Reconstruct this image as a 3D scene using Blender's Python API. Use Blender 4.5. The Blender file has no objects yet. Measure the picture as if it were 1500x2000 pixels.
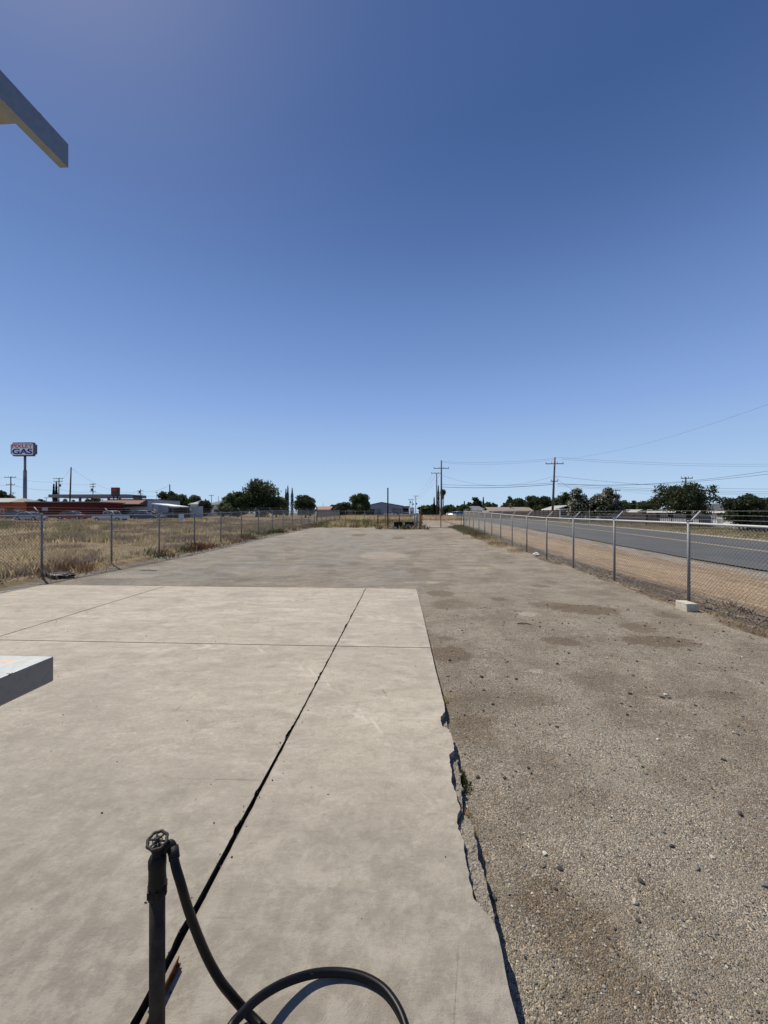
import bpy, bmesh, math, random
import numpy as np
from mathutils import Vector, Matrix, Quaternion
random.seed(7); RNG = np.random.default_rng(7)
R = math.radians
C = bpy.context.scene.collection
SC = bpy.context.scene

# ------------------------------------------------------------------ camera, sky, sun, exposure
TH = R(3.12)                      # camera turned slightly left of the fence direction (+Y)
F = 770.0                         # focal length in pixels of the 1500 x 2000 photograph
CH = 2.1                          # camera height
cam_d = bpy.data.cameras.new('camera'); cam = bpy.data.objects.new('camera', cam_d); C.objects.link(cam)
cam_d.sensor_fit = 'VERTICAL'; cam_d.sensor_height = 36.0; cam_d.lens = 36.0 * F / 2000.0
cam_d.clip_start = 0.05; cam_d.clip_end = 6000
cam.location = (0, 0, CH)
cam.rotation_euler = (R(90 + 0.149), 0, TH)
SC.camera = cam
SUN_AZ, SUN_EL = R(-50), R(57)    # azimuth measured from +Y towards +X
w = bpy.data.worlds.new('World'); SC.world = w; w.use_nodes = True
wn = w.node_tree.nodes; wl = w.node_tree.links
bg = wn['Background']
sky = wn.new('ShaderNodeTexSky'); sky.sky_type = 'NISHITA'; sky.sun_disc = False
sky.sun_elevation = SUN_EL; sky.sun_rotation = SUN_AZ
sky.altitude = 0; sky.air_density = 1.0; sky.dust_density = 0.4; sky.ozone_density = 3.5
bg.inputs[1].default_value = 0.066
hs = wn.new('ShaderNodeHueSaturation'); hs.inputs['Saturation'].default_value = 1.28; hs.inputs['Hue'].default_value = 0.506
gm = wn.new('ShaderNodeGamma'); gm.inputs[1].default_value = 1.0
wl.new(sky.outputs[0], gm.inputs[0]); wl.new(gm.outputs[0], hs.inputs['Color']); 
_tc = wn.new('ShaderNodeTexCoord'); _sx = wn.new('ShaderNodeSeparateXYZ'); wl.new(_tc.outputs['Generated'], _sx.inputs[0])
def _ramp(stops):
    n = wn.new('ShaderNodeValToRGB'); n.color_ramp.interpolation = 'B_SPLINE' if len(stops) > 9 else 'LINEAR'
    while len(n.color_ramp.elements) < len(stops): n.color_ramp.elements.new(.5)
    for e, (p, c) in zip(n.color_ramp.elements, stops): e.position = p; e.color = (*c, 1) if isinstance(c, tuple) else (c, c, c, 1)
    wl.new(_sx.outputs[2], n.inputs[0]); return n.outputs[0]
# clear-air colour by elevation, laid over the physical sky
_col = _ramp([(0, (.52, .68, .86)), (.06, (.46, .64, .87)), (.14, (.37, .545, .83)), (.25, (.268, .42, .775)), (.36, (.207, .34, .675)), (.46, (.168, .284, .60)), (.6, (.135, .218, .49)), (.7, (.115, .182, .43)), (.85, (.115, .175, .41))])
_fac = _ramp([(0, .96), (.25, .9), (.46, .68), (.58, .46), (.7, .3), (.85, .3)])
bg2 = wn.new('ShaderNodeBackground'); bg2.inputs[1].default_value = 1.0; wl.new(_col, bg2.inputs[0])
_ms = wn.new('ShaderNodeMixShader'); wl.new(_fac, _ms.inputs[0]); wl.new(bg.outputs[0], _ms.inputs[1]); wl.new(bg2.outputs[0], _ms.inputs[2]); wl.new(_ms.outputs[0], wn['World Output'].inputs[0])
wl.new(hs.outputs[0], bg.inputs[0])
sd = bpy.data.lights.new('sun', 'SUN'); sd.energy = 5.0; sd.angle = R(0.5); sd.color = (1.0, 0.94, 0.80)
sun = bpy.data.objects.new('sun', sd); C.objects.link(sun)
sv = Vector((math.sin(SUN_AZ) * math.cos(SUN_EL), math.cos(SUN_AZ) * math.cos(SUN_EL), math.sin(SUN_EL)))
sun.rotation_euler = sv.to_track_quat('Z', 'Y').to_euler()
SC.view_settings.view_transform = 'Standard'; SC.view_settings.look = 'None'
SC.view_settings.gamma = 1; SC.view_settings.exposure = 0.0; SC.view_settings.use_curve_mapping = False

# ------------------------------------------------------------------ photo pixel helpers (1500 x 2000), horizon at 1002
HY = 1002.0
cT, sT = math.cos(TH), math.sin(TH)
def tanw(px): return math.tan(math.atan((px - 750) / F) - TH)
def wx(px, Y): return Y * tanw(px)
def wy(px, X): return X / tanw(px)
def depth(X, Y): return -X * sT + Y * cT
def wz(py, X, Y): return CH - (py - HY) * depth(X, Y) / F
def pt(px, py, z=0.0):
    yc = (CH - z) * F / (py - HY); xc = (px - 750) / F * yc
    return (xc * cT - yc * sT, yc * cT + xc * sT, z)

def sm(a, b, x):
    t = np.clip((np.asarray(x, float) - a) / (b - a), 0, 1); return t * t * (3 - 2 * t)
_gy = np.array([-100, 18, 24, 29, 36, 44, 56, 70, 100, 4000.]); _gz = np.array([0, 0, .09, .2, .32, .42, .57, .7, .85, .85])
def g(X, Y):
    X = np.asarray(X, float); Y = np.asarray(Y, float)
    z = np.interp(Y, _gy, _gz)
    z = z + 0.24 * sm(-10.7, -12.2, X) * (1 - sm(30, 55, Y)) + 0.3 * sm(-16, -50, X) * sm(20, 60, Y)
    z = z - np.interp(Y, [0, 2.6, 5, 8, 10.6], [.13, .125, .06, .03, .0]) * (1 - sm(4, 12, X))
    return z
def gf(X, Y): return float(g(X, Y))

# cheap value noise for meshes
def vnoise(x, y, seed=0):
    x = np.asarray(x, float); y = np.asarray(y, float)
    xi = np.floor(x).astype(np.int64); yi = np.floor(y).astype(np.int64); fx = x - xi; fy = y - yi
    fx = fx * fx * (3 - 2 * fx); fy = fy * fy * (3 - 2 * fy)
    def h(a, b):
        n = (a * 374761393 + b * 668265263 + seed * 974634777) & 0x7fffffff
        n = ((n ^ (n >> 13)) * 1274126177) & 0x7fffffff
        return ((n ^ (n >> 16)) & 0xffff) / 65535.0
    return (h(xi, yi) * (1 - fx) + h(xi + 1, yi) * fx) * (1 - fy) + (h(xi, yi + 1) * (1 - fx) + h(xi + 1, yi + 1) * fx) * fy
def fbm(x, y, o=4, seed=0):
    s = 0; a = 1; t = 0
    for i in range(o):
        s = s + a * vnoise(x * 2 ** i, y * 2 ** i, seed + i); t += a; a *= .5
    return s / t - .5

# ------------------------------------------------------------------ node material helpers
class NB:
    def __init__(s, name, rough=0.9, metal=0.0, spec=0.3):
        s.m = bpy.data.materials.new(name); s.m.use_nodes = True
        s.t = s.m.node_tree; s.n = s.t.nodes; s.l = s.t.links; s.b = s.n['Principled BSDF']
        s.b.inputs['Roughness'].default_value = rough; s.b.inputs['Metallic'].default_value = metal
        s.b.inputs['Specular IOR Level'].default_value = spec
        s.pos = s.n.new('ShaderNodeNewGeometry').outputs['Position']
    def put(s, sock, v):
        if isinstance(v, bpy.types.NodeSocket): s.l.new(v, sock)
        elif isinstance(v, (tuple, list)) and len(v) == 3 and len(sock.default_value) == 4: sock.default_value = (*v, 1)
        else: sock.default_value = v
    def noise(s, scale, detail=4, rough=.55, vec=None, dist=0.0):
        n = s.n.new('ShaderNodeTexNoise'); n.inputs['Scale'].default_value = scale; n.inputs['Detail'].default_value = detail
        n.inputs['Roughness'].default_value = rough; n.inputs['Distortion'].default_value = dist
        s.l.new(vec or s.pos, n.inputs['Vector']); return n.outputs['Fac']
    def voro(s, scale, feat='F1', out='Distance', vec=None, rnd=1.0):
        n = s.n.new('ShaderNodeTexVoronoi'); n.feature = feat; n.inputs['Scale'].default_value = scale
        n.inputs['Randomness'].default_value = rnd
        s.l.new(vec or s.pos, n.inputs['Vector']); return n.outputs[out]
    def map(s, scale=(1, 1, 1), rot=(0, 0, 0), loc=(0, 0, 0), vec=None):
        n = s.n.new('ShaderNodeMapping'); n.inputs['Scale'].default_value = scale; n.inputs['Rotation'].default_value = rot
        n.inputs['Location'].default_value = loc; s.l.new(vec or s.pos, n.inputs['Vector']); return n.outputs[0]
    def ramp(s, fac, stops, interp='LINEAR'):
        n = s.n.new('ShaderNodeValToRGB'); n.color_ramp.interpolation = interp
        while len(n.color_ramp.elements) < len(stops): n.color_ramp.elements.new(.5)
        for e, (p, c) in zip(n.color_ramp.elements, stops):
            e.position = p; e.color = (*c, 1) if isinstance(c, (tuple, list)) else (c, c, c, 1)
        s.l.new(fac, n.inputs[0]); return n.outputs[0]
    def mix(s, fac, a, b, mode='MIX'):
        n = s.n.new('ShaderNodeMix'); n.data_type = 'RGBA'; n.blend_type = mode
        s.put(n.inputs[0], fac); s.put(n.inputs[6], a); s.put(n.inputs[7], b); return n.outputs[2]
    def math(s, op, a, b=0.0, c=0.0, clamp=False):
        n = s.n.new('ShaderNodeMath'); n.operation = op; n.use_clamp = clamp
        s.put(n.inputs[0], a); s.put(n.inputs[1], b); s.put(n.inputs[2], c); return n.outputs[0]
    def range(s, v, a, b, c=0., d=1., smooth=True):
        n = s.n.new('ShaderNodeMapRange'); n.interpolation_type = 'SMOOTHSTEP' if smooth else 'LINEAR'
        s.put(n.inputs[0], v); s.put(n.inputs[1], a); s.put(n.inputs[2], b); s.put(n.inputs[3], c); s.put(n.inputs[4], d); return n.outputs[0]
    def xyz(s, vec=None):
        n = s.n.new('ShaderNodeSeparateXYZ'); s.l.new(vec or s.pos, n.inputs[0]); return n.outputs
    def bump(s, h, strength=.5, dist=.01, normal=None):
        n = s.n.new('ShaderNodeBump'); n.inputs['Strength'].default_value = strength; n.inputs['Distance'].default_value = dist
        s.l.new(h, n.inputs['Height'])
        if normal: s.l.new(normal, n.inputs['Normal'])
        return n.outputs[0]
    def color(s, v): s.put(s.b.inputs['Base Color'], v); return s
    def normal(s, v): s.l.new(v, s.b.inputs['Normal']); return s
    def patch(s, cx, cy, rx, ry, rot=0.0, soft=.45, wob=.35, wscale=2.5):
        """soft-edged irregular spot at a world position, 1 inside"""
        v = s.map(loc=(-cx, -cy, 0)); v = s.map(rot=(0, 0, -rot), vec=v); v = s.map(scale=(1 / rx, 1 / ry, 0), vec=v)
        ln = s.n.new('ShaderNodeVectorMath'); ln.operation = 'LENGTH'; s.l.new(v, ln.inputs[0])
        d = s.math('ADD', ln.outputs['Value'], s.math('MULTIPLY', s.math('SUBTRACT', s.noise(wscale, 5, .65), .5), wob * 4))
        return s.range(d, 1 + soft * .5, 1 - soft * .5)
_simple = {}
def simple(name, col, rough=.7, metal=0., spec=.3, var=.12, vs=6.0, bump=0.0, bscale=60):
    if name in _simple: return _simple[name]
    b = NB(name, rough, metal, spec)
    f = b.noise(vs, 5, .6)
    lo = tuple(c * (1 - var) for c in col); hi = tuple(min(1, c * (1 + var)) for c in col)
    b.color(b.ramp(f, [(.3, lo), (.7, hi)]))
    if bump: b.normal(b.bump(b.noise(bscale, 4, .6), bump, .005))
    _simple[name] = b.m; return b.m
def tinted(name, rough=.8, trans=0.0, spec=.15):
    b = NB(name, rough, 0, spec)
    a = b.n.new('ShaderNodeAttribute'); a.attribute_name = 'tint'
    b.color(a.outputs['Color'])
    if trans:
        tr = b.n.new('ShaderNodeBsdfTranslucent'); b.l.new(a.outputs['Color'], tr.inputs[0])
        mx = b.n.new('ShaderNodeMixShader'); mx.inputs[0].default_value = trans
        out = b.n['Material Output']
        b.l.new(b.b.outputs[0], mx.inputs[1]); b.l.new(tr.outputs[0], mx.inputs[2]); b.l.new(mx.outputs[0], out.inputs[0])
    return b.m

# ------------------------------------------------------------------ object helpers
def tag(o, label=None, cat=None, group=None, kind=None):
    if label: o['label'] = label
    if cat: o['category'] = cat
    if group: o['group'] = group
    if kind: o['kind'] = kind
    return o
def thing(name, label, cat, loc=(0, 0, 0), rz=0, group=None):
    o = bpy.data.objects.new(name, None); C.objects.link(o); o.location = loc; o.rotation_euler = (0, 0, rz)
    o.empty_display_size = .2
    return tag(o, label, cat, group)
def link(name, me, mats, parent=None):
    o = bpy.data.objects.new(name, me); C.objects.link(o)
    for m in (mats if isinstance(mats, (list, tuple)) else [mats]): me.materials.append(m)
    if parent is not None: o.parent = parent
    return o
def copy_tree(o, parent=None):
    c = o.copy(); C.objects.link(c); c.parent = parent
    for ch in list(o.children): copy_tree(ch, c)
    return c
def npmesh(name, V, Fc, nper, smooth=False, tint=None, mi=None):
    """fast mesh from numpy arrays; all faces have nper corners"""
    V = np.asarray(V, np.float32).reshape(-1, 3); Fc = np.asarray(Fc, np.int32).reshape(-1)
    me = bpy.data.meshes.new(name); nf = len(Fc) // nper
    me.vertices.add(len(V)); me.vertices.foreach_set('co', V.reshape(-1))
    me.loops.add(len(Fc)); me.loops.foreach_set('vertex_index', Fc)
    me.polygons.add(nf); me.polygons.foreach_set('loop_start', np.arange(0, nf * nper, nper, dtype=np.int32))
    me.polygons.foreach_set('loop_total', np.full(nf, nper, np.int32))
    me.polygons.foreach_set('use_smooth', np.full(nf, bool(smooth)))
    if mi is not None: me.polygons.foreach_set('material_index', np.asarray(mi, np.int32))
    me.update(calc_edges=True)
    if tint is not None:
        a = me.color_attributes.new('tint', 'FLOAT_COLOR', 'POINT')
        t = np.ones((len(V), 4), np.float32); t[:, :3] = tint; a.data.foreach_set('color', t.reshape(-1))
    me.validate(); return me
class MB:
    """collects shapes, then builds ONE mesh object"""
    def __init__(s): s.bm = bmesh.new(); s.mi = 0
    def poly(s, pts, smooth=False):
        vs = [s.bm.verts.new(p) for p in pts]
        try: f = s.bm.faces.new(vs); f.material_index = s.mi; f.smooth = smooth; return f
        except ValueError: return None
    def box(s, x0, x1, y0, y1, z0, z1, bev=0.0, M=None):
        r = bmesh.ops.create_cube(s.bm, size=1); vs = r['verts']
        for v in vs: v.co = Vector((x0 + (v.co.x + .5) * (x1 - x0), y0 + (v.co.y + .5) * (y1 - y0), z0 + (v.co.z + .5) * (z1 - z0)))
        fs = set(f for v in vs for f in v.link_faces)
        for f in fs: f.material_index = s.mi
        if bev:
            es = list(set(e for v in vs for e in v.link_edges))
            rb = bmesh.ops.bevel(s.bm, geom=es, offset=bev, segments=2, affect='EDGES', profile=.6)
            vs = list(set(v for f in rb['faces'] for v in f.verts) | set(v for v in vs if v.is_valid))
            for f in rb['faces']: f.material_index = s.mi
        if M is not None: bmesh.ops.transform(s.bm, matrix=M, verts=[v for v in vs if v.is_valid])
        return s
    def prism(s, pts, d0, d1, axis='y', bev=0.0):
        """polygon pts (a,b) extruded from d0 to d1 along axis"""
        def P(a, b, d): return {'y': (a, d, b), 'x': (d, a, b), 'z': (a, b, d)}[axis]
        A = [s.bm.verts.new(P(a, b, d0)) for a, b in pts]; B = [s.bm.verts.new(P(a, b, d1)) for a, b in pts]
        fs = [s.bm.faces.new(A), s.bm.faces.new(B[::-1])]
        n = len(pts)
        for i in range(n): fs.append(s.bm.faces.new((A[i], B[i], B[(i + 1) % n], A[(i + 1) % n])))
        for f in fs: f.material_index = s.mi
        if bev: 
            es = list(set(e for f in fs for e in f.edges)); rb = bmesh.ops.bevel(s.bm, geom=es, offset=bev, segments=2, affect='EDGES')
            for f in rb['faces']: f.material_index = s.mi
        return s
    def tube(s, pts, r, seg=10, cap=True, smooth=True):
        pts = [Vector(p) for p in pts]; n = len(pts)
        rr = r if isinstance(r, (list, tuple)) else [r] * n
        t0 = (pts[1] - pts[0]).normalized(); up = Vector((0, 0, 1)) if abs(t0.z) < .9 else Vector((1, 0, 0))
        u = t0.cross(up).normalized(); rings = []
        for i, p in enumerate(pts):
            t = (pts[min(i + 1, n - 1)] - pts[max(i - 1, 0)]).normalized()
            u = (u - t * u.dot(t)).normalized(); v = t.cross(u)
            rings.append([s.bm.verts.new(p + (u * math.cos(a) + v * math.sin(a)) * rr[i]) for a in [2 * math.pi * k / seg for k in range(seg)]])
        for a, b in zip(rings, rings[1:]):
            for k in range(seg):
                f = s.bm.faces.new((a[k], a[(k + 1) % seg], b[(k + 1) % seg], b[k])); f.smooth = smooth; f.material_index = s.mi
        if cap:
            for rg in (rings[0][::-1], rings[-1]):
                f = s.bm.faces.new(rg); f.material_index = s.mi
        return s
    def lathe(s, prof, c=(0, 0, 0), seg=20, M=None):
        """prof: (radius, z) from bottom to top round the z axis at c"""
        rings = []
        for r, z in prof:
            rings.append([s.bm.verts.new((c[0] + r * math.cos(2 * math.pi * k / seg), c[1] + r * math.sin(2 * math.pi * k / seg), c[2] + z)) for k in range(seg)])
        for a, b in zip(rings, rings[1:]):
            for k in range(seg):
                f = s.bm.faces.new((a[k], a[(k + 1) % seg], b[(k + 1) % seg], b[k])); f.smooth = True; f.material_index = s.mi
        for rg in (rings[0][::-1], rings[-1]):
            f = s.bm.faces.new(rg); f.material_index = s.mi
        if M is not None: bmesh.ops.transform(s.bm, matrix=M, verts=[v for rg in rings for v in rg])
        return s
    def build(s, name, mats, parent=None, fix=True):
        if fix: bmesh.ops.recalc_face_normals(s.bm, faces=s.bm.faces[:])
        me = bpy.data.meshes.new(name); s.bm.to_mesh(me); s.bm.free()
        return link(name, me, mats, parent)
def spline(pts, n=12):
    """Catmull-Rom through points"""
    P = [Vector(p) for p in pts]; P = [P[0] * 2 - P[1]] + P + [P[-1] * 2 - P[-2]]; out = []
    for i in range(1, len(P) - 2):
        for k in range(n):
            t = k / n; a, b, c, d = P[i - 1:i + 3]
            out.append(.5 * ((2 * b) + (c - a) * t + (2 * a - 5 * b + 4 * c - d) * t * t + (3 * b - a - 3 * c + d) * t ** 3))
    out.append(P[-2]); return out

# ================================================================== MATERIALS
# concrete slab
b = NB('worn_concrete', .85, 0, .25)
streak = b.noise(1.1, 6, .62, vec=b.map(scale=(1, 3.2, 1), rot=(0, 0, R(-28))), dist=.6)
big = b.noise(.55, 4, .6, dist=.4)
col = b.ramp(streak, [(.3, (.305, .268, .222)), (.5, (.40, .355, .30)), (.66, (.49, .44, .372))])
col = b.mix(b.range(big, .35, .65, 0, .55), col, (.39, .34, .28))
Xc, Yc, Zc = b.xyz()
zone = b.math('MULTIPLY', b.range(Xc, -.2, -3.0), b.range(Yc, 6.5, 2.5))   # greyer, dirtier pour towards the near left
col = b.mix(b.math('MULTIPLY', zone, .5), col, (.285, .255, .22))
hf = b.noise(3.4, 6, .72, vec=b.map(scale=(1, 2.1, 1), rot=(0, 0, R(-32))), dist=.8)
col = b.mix(b.range(hf, .50, .66, 0, .42), col, (.27, .238, .20)); col = b.mix(b.range(hf, .46, .34, 0, .3), col, (.54, .495, .43))
mott = b.noise(9, 5, .7)
col = b.mix(b.range(mott, .50, .70, 0, .48), col, (.28, .245, .207))
col = b.mix(b.range(b.noise(26, 4, .7), .50, .70, 0, .42), col, (.54, .49, .42)); col = b.mix(b.range(b.noise(42, 4, .75), .52, .70, 0, .3), col, (.24, .21, .178))
# oily smudges, ring marks, scratches
sm1 = b.math('MULTIPLY', b.range(b.noise(2.3, 5, .62, dist=1.2), .60, .74), b.range(b.noise(.9, 2), .42, .6))
col = b.mix(b.math('MULTIPLY', sm1, .5), col, (.245, .215, .185))
vd = b.voro(3.1); ring = b.math('MULTIPLY', b.range(vd, .035, .05), b.range(vd, .075, .06))
ring = b.math('MULTIPLY', ring, b.range(b.noise(5, 2), .52, .62))
col = b.mix(b.math('MULTIPLY', ring, .45), col, (.23, .20, .18))
scr = b.noise(1.0, 3, .6, vec=b.map(scale=(1.2, 55, 1), rot=(0, 0, R(38)))); scr = b.math('MULTIPLY', b.range(scr, .69, .75), b.range(b.noise(1.3, 2), .5, .6))
col = b.mix(b.math('MULTIPLY', scr, .45), col, (.24, .21, .185))
speck = b.voro(38, rnd=1.0)
col = b.mix(b.math('MULTIPLY', b.range(speck, .14, .07), b.range(b.noise(7, 2), .5, .62, 0, .8)), col, (.18, .155, .13))
sp2 = b.range(b.voro(60), .12, .06)
col = b.mix(b.math('MULTIPLY', sp2, b.range(b.noise(13, 2), .55, .65, 0, .6)), col, (.62, .58, .52))
X_, Y_, Z_ = b.xyz()
def tyre(p3, half=.15, k=26.):
    """pale tyre tread print along a parabola through three photo points"""
    P = np.array([pt(*p)[:2] for p in p3]); cc = np.polyfit(P[:, 0], P[:, 1], 2)
    yy = b.math('ADD', b.math('MULTIPLY', b.math('ADD', b.math('MULTIPLY', X_, float(cc[0])), float(cc[1])), X_), float(cc[2]))
    d = b.math('ABSOLUTE', b.math('SUBTRACT', Y_, yy))
    ch = b.math('SINE', b.math('ADD', b.math('MULTIPLY', X_, k), b.math('MULTIPLY', d, 30.)))
    mk = b.math('MULTIPLY', b.range(d, half, half * .7), b.range(ch, -.1, .5))
    return b.math('MULTIPLY', mk, b.range(b.noise(1.7, 4, .7), .42, .62))
tk = b.math('MAXIMUM', tyre([(113, 1225), (408, 1196), (669, 1199)]), tyre([(108, 1301), (227, 1279), (400, 1262)]))
tk = b.math('MAXIMUM', tk, tyre([(480, 1176), (570, 1173), (690, 1176)], .12, 30))
col = b.mix(b.math('MULTIPLY', tk, .42), col, (.60, .55, .49))
# dark corner stain at the far right and two faint puddle marks
for (px, py, rx, ry, op) in [(800, 1178, .5, .35, .45), (775, 1245, .5, .3, .2), (695, 1300, .22, .25, .35), (640, 1365, .25, .14, .4), (500, 1475, .12, .09, .4),
                             (720, 1620, .28, .22, .28), (830, 1860, .2, .14, .25), (560, 1795, .1, .1, .2), (480, 1290, .7, .2, .3)]:
    P = pt(px, py); col = b.mix(b.math('MULTIPLY', b.patch(P[0], P[1], rx, ry, .5, .8, .35, 4), op), col, (.27, .24, .205))
# grime darkening beside the joints and a paler broom-worn band along the outer edge
jd = b.math('ABSOLUTE', b.math('SUBTRACT', X_, -1.1))
col = b.mix(b.math('MULTIPLY', b.math('MULTIPLY', b.range(jd, .03, .008), b.range(b.noise(5, 4, .7), .45, .6)), .6), col, (.15, .13, .11))
col = b.mix(b.math('MULTIPLY', b.range(b.noise(55, 3, .7), .35, .7), .16), col, (.22, .19, .16))
col = b.mix(1.0, col, (.97, .965, .945), 'MULTIPLY')
b.color(col)
m1 = b.noise(5.0, 8, .80, dist=.5, vec=b.map(scale=(1, 1.9, 1), rot=(0, 0, R(-30)))); col = b.mix(b.range(m1, .52, .64, 0, .42), col, (.235, .208, .178)); col = b.mix(b.range(m1, .46, .34, 0, .22), col, (.56, .52, .455))
m2 = b.noise(1.5, 6, .7, dist=.5, vec=b.map(loc=(4, 11, 0))); col = b.mix(b.range(m2, .53, .66, 0, .42), col, (.23, .203, .172)); m3 = b.noise(.62, 6, .72, dist=.7, vec=b.map(loc=(9, 3, 0))); col = b.mix(b.range(m3, .52, .62, 0, .3), col, (.25, .222, .19))
ck = b.voro(.42, 'DISTANCE_TO_EDGE', vec=b.mix(.12, b.pos, b.n[b.t.nodes[-1].name].outputs[0]) if False else b.map(loc=(2.3, 1.1, 0)))
dk = b.math('ADD', ck, b.math('MULTIPLY', b.math('SUBTRACT', b.noise(5, 5, .7), .5), .02)); crk = b.math('MULTIPLY', b.range(b.math('ABSOLUTE', dk), .0035, .0008), b.range(b.noise(.8, 2), .55, .62))
pores = b.range(b.voro(75), .16, .08); col = b.mix(b.math('MULTIPLY', pores, b.range(b.noise(4, 3), .45, .6, .0, .55)), col, (.15, .13, .11))
near_dark = b.math('MULTIPLY', b.range(b.math('ADD', Yc, b.math('MULTIPLY', b.noise(.9, 4, .6), 1.4)), 4.6, 2.0), b.range(m2, .2, .5, .55, 1.0))  # slab colour gets darker and browner towards the near end
col = b.mix(1.0, col, (1.07, 1.065, 1.06), 'MULTIPLY')
col = b.mix(b.math('MULTIPLY', near_dark, .78), col, b.mix(b.range(b.noise(5, 6, .75), .42, .6), (.20, .178, .15), (.31, .28, .238)))
b.color(b.mix(b.math('MULTIPLY', crk, .5), col, (.15, .13, .11)))
hb = b.math('ADD', b.noise(140, 5, .75), b.math('MULTIPLY', b.noise(16, 5, .65), 1.5))
hb = b.math('ADD', hb, b.math('MULTIPLY', b.range(speck, .14, .05), -.5))
hb = b.math('ADD', hb, b.math('MULTIPLY', hf, 2.0))
b.normal(b.bump(hb, .55, .012)); M_CONC = b.m
# broken aggregate
b = NB('broken_concrete', .95, 0, .2)
vc = b.voro(85, out='Color'); gr = b.math('ADD', b.xyz(vc)[0], 0)
col = b.mix(gr, (.13, .11, .09), (.36, .32, .265)); col = b.mix(b.range(b.noise(14, 4), .4, .6, 0, .6), col, (.22, .195, .16))
b.color(col); b.normal(b.bump(b.math('ADD', b.voro(85), b.math('MULTIPLY', b.noise(18, 5), 2)), .8, .012)); M_BROK = b.m
M_JOINT_AND_SHADE = simple('joint_filler', (.022, .019, .016), .9, 0, .05, var=.7, vs=30, bump=.8)  # real joint filler; also painted as shade on the raised panel's sides

# gravel yard
b = NB('gravel', .95, 0, .2)
X_, Y_, Z_ = b.xyz()
base = b.mix(b.range(b.noise(.8, 5, .62, dist=.5), .36, .64), (.235, .20, .158), (.325, .288, .238))
blue = b.math('MULTIPLY', b.range(X_, 2.0, -1.5), b.range(Y_, 9, 13))
blue = b.math('MULTIPLY', blue, b.range(b.noise(.35, 4, .6, vec=b.map(scale=(1, .35, 1))), .36, .56))
base = b.mix(b.math('MULTIPLY', blue, .8), base, (.25, .25, .238))
base = b.mix(b.math('MULTIPLY', b.range(b.noise(.5, 4, .6, vec=b.map(scale=(1.4, .5, 1), loc=(3, 9, 0))), .54, .68), .6), base, (.37, .33, .27))
st1 = b.noise(2.4, 6, .75, vec=b.map(scale=(.55, 1, 1))); base = b.mix(b.range(st1, .52, .66, 0, .55), base, (.17, .148, .12)); base = b.mix(b.range(st1, .46, .34, 0, .55), base, (.42, .378, .32))
st2 = b.noise(7.5, 5, .75); base = b.mix(b.range(st2, .53, .66, 0, .4), base, (.15, .13, .108)); base = b.mix(b.range(st2, .45, .34, 0, .4), base, (.44, .40, .345))
base = b.mix(b.math('MULTIPLY', b.range(b.noise(.42, 5, .65, vec=b.map(scale=(1, .7, 1), loc=(13, 2, 0))), .55, .66), .75), base, (.185, .15, .113))
farz = b.range(Y_, 7.5, 12.5)
st3 = b.noise(1.0, 8, .78, vec=b.map(scale=(.6, 1.25, 1), loc=(2, 5, 0)), dist=.4)
base = b.mix(b.math('MULTIPLY', b.range(st3, .51, .60, 0, .55), farz), base, (.165, .157, .145)); base = b.mix(b.math('MULTIPLY', b.range(st3, .48, .39, 0, .5), farz), base, (.385, .365, .33))
# paler wheel tracks running down the yard
trk = b.math('ADD', X_, b.math('MULTIPLY', b.noise(.15, 2), 1.4))
for c0 in (1.9, 3.9):
    dd = b.math('ABSOLUTE', b.math('SUBTRACT', trk, c0 + .7))
    base = b.mix(b.math('MULTIPLY', b.range(dd, .55, .1), b.range(b.noise(.9, 4), .35, .6, 0, .45)), base, (.33, .298, .25))
brown = (.155, .118, .082); pale = (.44, .39, .32)
for (px, py, wpx, hpx, c, op, rot) in [(880, 1273, 40, 16, brown, .8, 0), (1140, 1190, 62, 10, brown, .85, -.15), (1080, 1182, 40, 6, brown, .5, -.1), (1285, 1250, 68, 11, brown, .85, -.05),
        (1245, 1225, 32, 9, brown, .7, -.2), (1095, 1250, 36, 8, brown, .8, -.15), (870, 1244, 18, 4, brown, .6, 0), (973, 1171, 14, 3, brown, .8, 0), (1305, 1202, 25, 5, brown, .6, -.1),
        (1415, 1350, 30, 9, brown, .6, 0), (1120, 1790, 70, 110, brown, .6, .55), (1200, 1930, 130, 50, brown, .5, .2), (925, 1408, 36, 14, brown, .55, 0), (1040, 1365, 50, 12, brown, .4, 0), (1470, 1415, 40, 14, brown, .35, 0),
        (950, 1440, 26, 12, brown, .3, 0), (1350, 1500, 90, 26, brown, .3, .2), (860, 1160, 26, 6, brown, .7, 0), (880, 1180, 40, 9, brown, .45, 0), (1055, 1144, 18, 3, brown, .6, 0),
        (750, 1081, 46, 7, pale, .5, 0), (520, 1118, 70, 6, pale, .3, 0), (1030, 1198, 20, 4, pale, .8, 0), (1048, 1305, 12, 4, pale, .8, 0), (845, 1137, 12, 2, pale, .8, 0), (925, 1108, 30, 3, pale, .5, 0),
        (700, 1043, 14, 2, brown, .8, 0), (778, 1047, 12, 2, brown, .8, 0), (860, 1043, 40, 4, brown, .4, 0), (250, 1125, 60, 4, pale, .4, 0)]:
    P = pt(px, py, -.08 if py > 1350 else -.03 if py > 1150 else gf(0, 25) if py < 1090 and py > 1060 else (.35 if py < 1060 else 0))
    dpt = depth(P[0], P[1]); ry = hpx * dpt * dpt / (F * CH); rx = wpx * dpt / F
    base = b.mix(b.math('MULTIPLY', b.patch(P[0], P[1], rx, ry, rot, .35, .34, 2.2 / max(min(rx, ry), .22)), op), base, c)
col = base
cellc = b.voro(125, out='Color', vec=b.pos); cr = b.xyz(cellc)
mul = b.ramp(cr[0], [(0, .40), (.25, .72), (.6, 1.0), (.85, 1.4), (1, 2.1)])
fine = b.mix(1.0, col, mul, 'MULTIPLY')
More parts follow.
